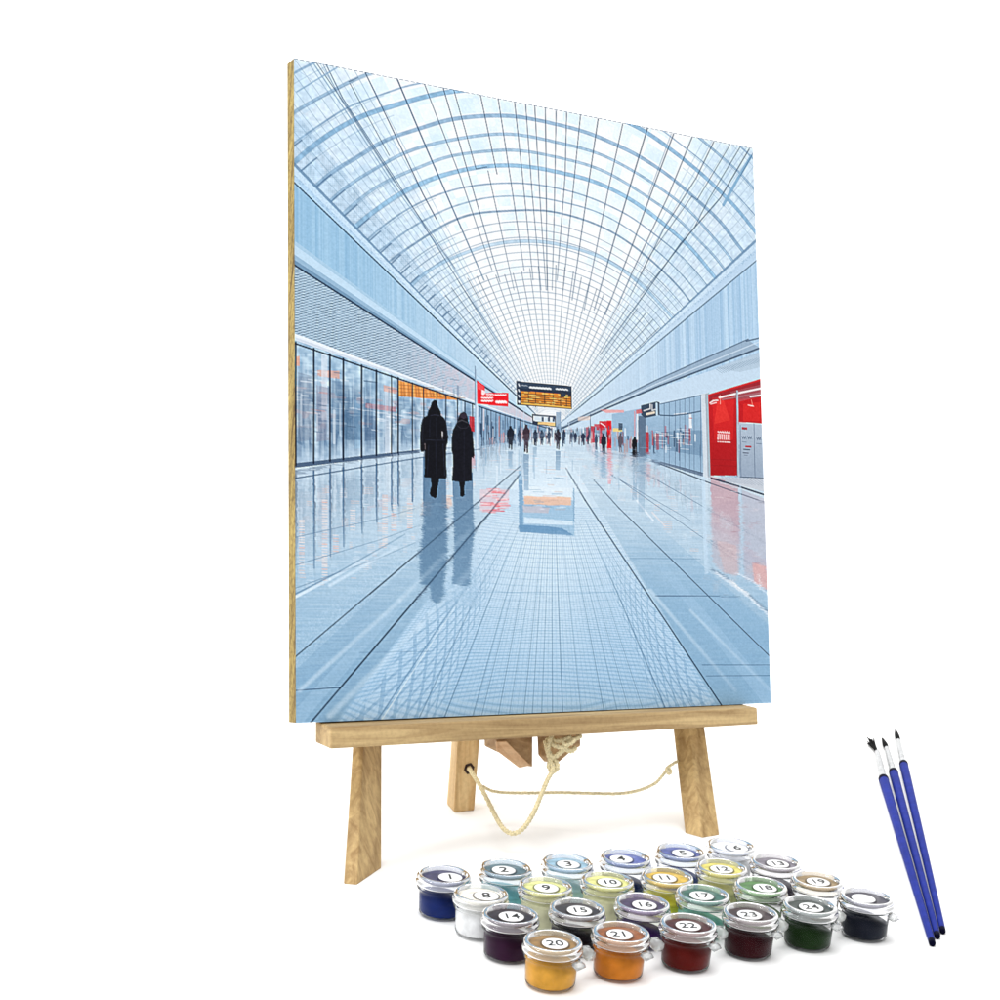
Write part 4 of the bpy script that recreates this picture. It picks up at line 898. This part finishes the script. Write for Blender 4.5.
# (lid centre in the picture, number, lid film, body, rim, fill height, slope of the fill, label offset, description)
POTS = [
 ((444, 874.5), '1', (84, 84, 128), (34, 52, 120), (196, 204, 226), .0118, .0016, .30, 'royal blue pot numbered 1, far left end of the back row'),
 ((506, 868), '2', (110, 140, 150), (120, 196, 208), (176, 206, 226), .0110, .001, -.1, 'turquoise pot with blue grey lid, second from the left in the back row'),
 ((567.5, 862), '3', (150, 186, 206), (160, 208, 236), (190, 216, 240), .0110, .001, .05, 'pale sky blue pot with pale blue lid in the back row'),
 ((625.5, 857), '4', (110, 124, 196), (40, 62, 120), (170, 190, 226), .0095, .001, -.2, 'navy pot with periwinkle lid, left of the other blue one behind the yellow pots'),
 ((680.5, 851), '5', (110, 122, 190), (54, 84, 160), (176, 196, 232), .0095, .001, .15, 'mid blue pot just left of the pale lilac pot in the back row'),
 ((731.5, 845.5), '6', (214, 220, 244), (206, 214, 242), (222, 228, 248), .0145, .0005, .3, 'very pale lilac pot beside the foot of the right easel leg'),
 ((481, 893), '8', (222, 216, 204), (222, 226, 222), (234, 236, 232), .0150, .0004, .25, 'white pot with cream white lid'),
 ((545.5, 885.5), '9', (214, 216, 138), (222, 230, 160), (232, 228, 172), .0150, .0004, .05, 'pale lime yellow pot numbered 9 between the turquoise and grey pots'),
 ((607.5, 880), '10', (216, 214, 130), (222, 230, 156), (222, 224, 160), .0150, .0004, .1, 'yellow green pot numbered 10'),
 ((667.5, 876), '11', (222, 184, 70), (240, 214, 50), (238, 216, 120), .0112, .001, -.12, 'golden yellow pot numbered 11'),
 ((722, 867), '12', (220, 206, 104), (224, 232, 140), (230, 226, 150), .0130, .0008, 0, 'lemon and lime yellow pot numbered 12 in front of the pale lilac pot'),
 ((776, 861.5), '13', (146, 138, 148), (84, 74, 92), (206, 200, 208), .0105, .001, .1, 'mauve grey pot numbered 13 behind the green pot'),
 ((510.5, 914), '14', (70, 58, 68), (64, 30, 60), (176, 166, 178), .0122, .0016, .05, 'dark plum pot numbered 14, left end of its row'),
 ((577.5, 908), '15', (84, 78, 82), (40, 34, 42), (190, 186, 190), .0112, .0014, .1, 'black pot with charcoal lid behind the ochre and orange pots'),
 ((642.5, 902.5), '16', (100, 84, 120), (78, 42, 120), (190, 170, 210), .0100, .0012, .1, 'purple pot numbered 16'),
 ((703, 893.5), '17', (84, 136, 120), (110, 196, 176), (150, 200, 190), .0100, .0012, -.05, 'sea green pot numbered 17'),
 ((761, 885.5), '18', (110, 160, 96), (100, 140, 60), (176, 214, 164), .0100, .0012, .2, 'leaf green pot numbered 18'),
 ((817.5, 879.5), '19', (172, 146, 104), (110, 80, 40), (216, 194, 156), .0095, .0012, .05, 'tan brown pot numbered 19 at the right end of its row'),
 ((553, 941), '20', (176, 138, 84), (206, 150, 50), (216, 196, 160), .0138, .0018, .1, 'ochre yellow pot numbered 20, nearest and left in the front row'),
 ((621, 932), '21', (178, 106, 56), (204, 122, 34), (224, 186, 150), .0138, .0018, -.05, 'orange pot numbered 21 with a greenish smear in its paint'),
 ((688.5, 923.5), '22', (106, 44, 40), (110, 26, 20), (200, 172, 170), .0130, .0018, 0, 'brick red pot numbered 22'),
 ((751, 912.5), '23', (88, 66, 68), (66, 20, 26), (196, 184, 186), .0126, .0018, -.05, 'dark maroon pot numbered 23'),
 ((810.5, 905), '24', (84, 96, 90), (34, 60, 26), (186, 196, 196), .0126, .0018, .05, 'dark green pot numbered 24'),
 ((867, 896.5), '', (96, 92, 106), (34, 38, 52), (186, 186, 202), .0126, .0018, -.15, 'slate black pot whose lid label is blank, far right of the front row'),
]
for i, ((lx, ly), num, lidc, bodc, ringc, fill, amp, lu, label) in enumerate(POTS):
    g = ground(lx, ly, .0225); base = Vector((g.x, g.y, 0))
    t, rz, _ = make_pot(i, base, (num, C(lidc), C(bodc), C(ringc), fill, amp, lu, label))
    link_copy('cup', CUPME, t) if not any(c.name.startswith('cup') for c in t.children) else None
    off = Vector((lu*.8*R0, .02*R0, 0)); off.rotate(Matrix.Rotation(-rz, 3, 'Z'))
    ln = math.radians(9)
    # label sits on the lid: dark printed ring, white oval, black figures
    mdk = plain_mat('label_ring', tuple(c*.25 for c in C(lidc)), .5)
    rg = smooth_lathe('label_ring', [(0, .0207), (.50*R0, .0207), (.50*R0, .0210), (0, .0210)], mdk, t, 40); rg.location = off
    lb = smooth_lathe('label', [(0, .0209), (.44*R0, .0209), (.44*R0, .0212), (0, .0212)], M_LABEL, t, 40); lb.location = off
    if num:
        text_obj('number', num, .0104 if len(num) == 1 else .0090, M_INK, lb, (0, -.0002, .02132), -rz+ln)
    tb = link_copy('hinge_tab', TABME, t); tb.rotation_euler = (0, 0, -rz+math.radians(-38))
    if i >= 18 or i in (0, 6, 12): 
        if i in (19, 20, 21, 22, 23):
            lk = link_copy('strip_link', LNKME, t); lk.rotation_euler = (0, 0, -rz+math.radians(20))

# ------------------------------------------------------------------ brushes
M_BLUE = plain_mat('blue_lacquer', (.014, .026, .215), .5, .02, (120, .18))
M_BLUEDK = plain_mat('dark_blue_band', (.002, .002, .012), .6, .02)
M_FER = plain_mat('bright_ferrule', (.40, .41, .42), .3, .5, (500, .25), 0, .7)
M_BR = plain_mat('black_bristle', (.004, .004, .0045), .8, .05, (1500, .5), .6)
def brush(pa, pb, pf, pt, wa, wb, label, kind):
    """pa handle shoulder, pb handle end, pf ferrule end, pt tip (image points); wa, wb widths in picture units"""
    Za = (RW.transposed() @ (ground(*pa, .004)-CAM)).z; Zb = (RW.transposed() @ (ground(*pb, .003)-CAM)).z
    ra, rb = wa*Za/F/2, wb*Zb/F/2
    A_, B_ = ground(*pa, ra), ground(*pb, rb)
    t = empty('paintbrush', (A_+B_)/2); tag(t, label, 'paintbrush', 'blue-handled paintbrushes lying beside the pots'); O = t.location.copy()
    d = (A_-B_).normalized()
    def rad(s): return ra*(.86 if s < .004 else 1)*(1-s)+rb*s+ra*.10*math.sin(math.pi*min(1, s*1.6))*.3
    o = tube('handle', [A_-O, A_.lerp(B_, .3)-O, A_.lerp(B_, .7)-O, B_-O], rad, M_BLUE, t, 20)
    F_, T_ = ground(*pf, ra*.75), ground(*pt, ra*.7)
    tube('shoulder_band', [A_+d*.0004-O, A_-d*.006-O], lambda s: ra*1.03, M_BLUEDK, t, 20)
    tube('end_cap', [B_+d*.004-O, B_-d*.0012-O], lambda s: rb*(1.04-.5*max(0, s-.7)), M_BLUEDK, t, 16)
    f_ = tube('ferrule', [A_+d*.0004-O, A_.lerp(F_, .5)-O, F_-O], lambda s: ra*(.78-.26*s)*(1-.12*(abs(s-.22) < .05)-.12*(abs(s-.40) < .05)), M_FER, t, 20)
    if kind == 'ragged':
        s_ = (RW @ Vector((1, 0, 0))).normalized()
        for k in range(16):
            e = F_+(T_-F_)*random.uniform(.7, 1.15)+s_*random.uniform(-.0048, .0022)+Vector((0, 0, random.uniform(-.001, .002)))
            md_ = F_.lerp(e, .5)+s_*random.uniform(-.001, .001)
            tube('bristle', [F_-d*.001-O, md_-O, e-O], lambda s: .0011*(1-.6*s), M_BR, t, 6) if k == 0 else HAIR.append((F_-d*.001-O, md_-O, e-O))
    else:
        tube('bristle', [F_-d*.002-O, F_.lerp(T_, .35)-O, T_-O], lambda s: ra*(.30+.42*math.sin(math.pi*min(1, s*1.05)))*(1-.3*s), M_BR, t, 12)
    return t
HAIR = []
b1 = brush((883.5, 779), (932.3, 943), (877.2, 752), (871, 740), 9.8, 6.6, 'leftmost blue brush, its black tip worn and splayed', 'ragged')
# remaining hairs of the worn tip joined into its bristle
def join_hair(root):
    o = [c for c in root.children if c.name.startswith('bristle')][0]
    bm = bmesh.new(); bm.from_mesh(o.data)
    for h in HAIR:
        q = tube('h', list(h), lambda s: .0010*(1-.6*s), M_BR, None, 6); bm.from_mesh(q.data); bpy.data.objects.remove(q)
    bm.to_mesh(o.data); bm.free()
join_hair(b1)
b2 = brush((893.4, 772), (937.4, 936), (886.6, 748), (882.4, 738.5), 8.8, 6.0, 'middle blue brush of the three, with a short rounded black tip', 'round')
b3 = brush((903.6, 764), (942.8, 931), (898.2, 740.5), (895.6, 730), 8.6, 5.8, 'rightmost blue brush, with the thinnest pointed tip', 'round')

# ------------------------------------------------------------------ studio sweep, light, camera
M_FLOOR, nt, b = newmat('white_sweep'); N, L = nt.nodes, nt.links
tc = N.new('ShaderNodeTexCoord'); n1 = N.new('ShaderNodeTexNoise'); n1.inputs['Scale'].default_value = 3; L.new(tc.outputs['Object'], n1.inputs['Vector'])
cr = N.new('ShaderNodeValToRGB'); cr.color_ramp.elements[0].color = (.88, .88, .87, 1); cr.color_ramp.elements[1].color = (.90, .90, .90, 1)
L.new(n1.outputs['Fac'], cr.inputs[0]); L.new(cr.outputs[0], b.inputs['Base Color']); b.inputs['Roughness'].default_value = .9; b.inputs['Specular IOR Level'].default_value = .1
vs, fs = [], []
prof = [(-2.5, 0), (2.6, 0)]+[(2.6+1.2*math.sin(a), 1.2-1.2*math.cos(a)) for a in [math.pi/2*k/16 for k in range(1, 17)]]+[(3.8, 3.6)]
for yy_, zz_ in prof: vs += [(-4, yy_, zz_), (4, yy_, zz_)]
for k in range(len(prof)-1): fs.append((2*k, 2*k+1, 2*k+3, 2*k+2))
sw = link('ground', pymesh('ground', vs, fs), M_FLOOR, None, True); sw['kind'] = 'structure'
W = bpy.data.worlds.new('World'); S.world = W; W.use_nodes = True
W.node_tree.nodes['Background'].inputs['Color'].default_value = (1, 1, 1, 1); W.node_tree.nodes['Background'].inputs['Strength'].default_value = WORLD
def area(name, loc, target, size, power, col=(1, 1, 1)):
    l = bpy.data.lights.new(name, 'AREA'); l.shape = 'RECTANGLE'; l.size, l.size_y = size; l.energy = power; l.color = col
    o = bpy.data.objects.new(name, l); COL.objects.link(o); o.location = loc
    o.rotation_euler = (Vector(target)-Vector(loc)).to_track_quat('-Z', 'Y').to_euler(); return o
area('softbox', (-.5, .9, 2.6), (0, 1.0, 0), (2.2, 2.2), P_TOP)
area('strip_softbox', (-1.5, -.1, .9), (.1, 1.0, .1), (.35, .35), P_SIDE)
area('backdrop_light', (0, 2.6, 3.2), (0, 3.6, .6), (3.5, .8), P_BACK)
cam = bpy.data.cameras.new('camera'); co_ = bpy.data.objects.new('camera', cam); COL.objects.link(co_)
cam.sensor_width = 36; cam.lens = F/1000*36; cam.clip_start = .01; cam.clip_end = 50
Mx = Matrix((RW @ Vector((1, 0, 0)), RW @ Vector((0, -1, 0)), RW @ Vector((0, 0, -1)))).transposed().to_4x4(); Mx.translation = CAM
co_.matrix_world = Mx; S.camera = co_
S.view_settings.view_transform = 'Standard'; S.view_settings.look = 'None'; S.view_settings.exposure = 0; S.view_settings.gamma = 1
S.cycles.max_bounces = 8; S.cycles.transparent_max_bounces = 16
# parts of each thing keep plain local transforms
bpy.context.view_layer.update()
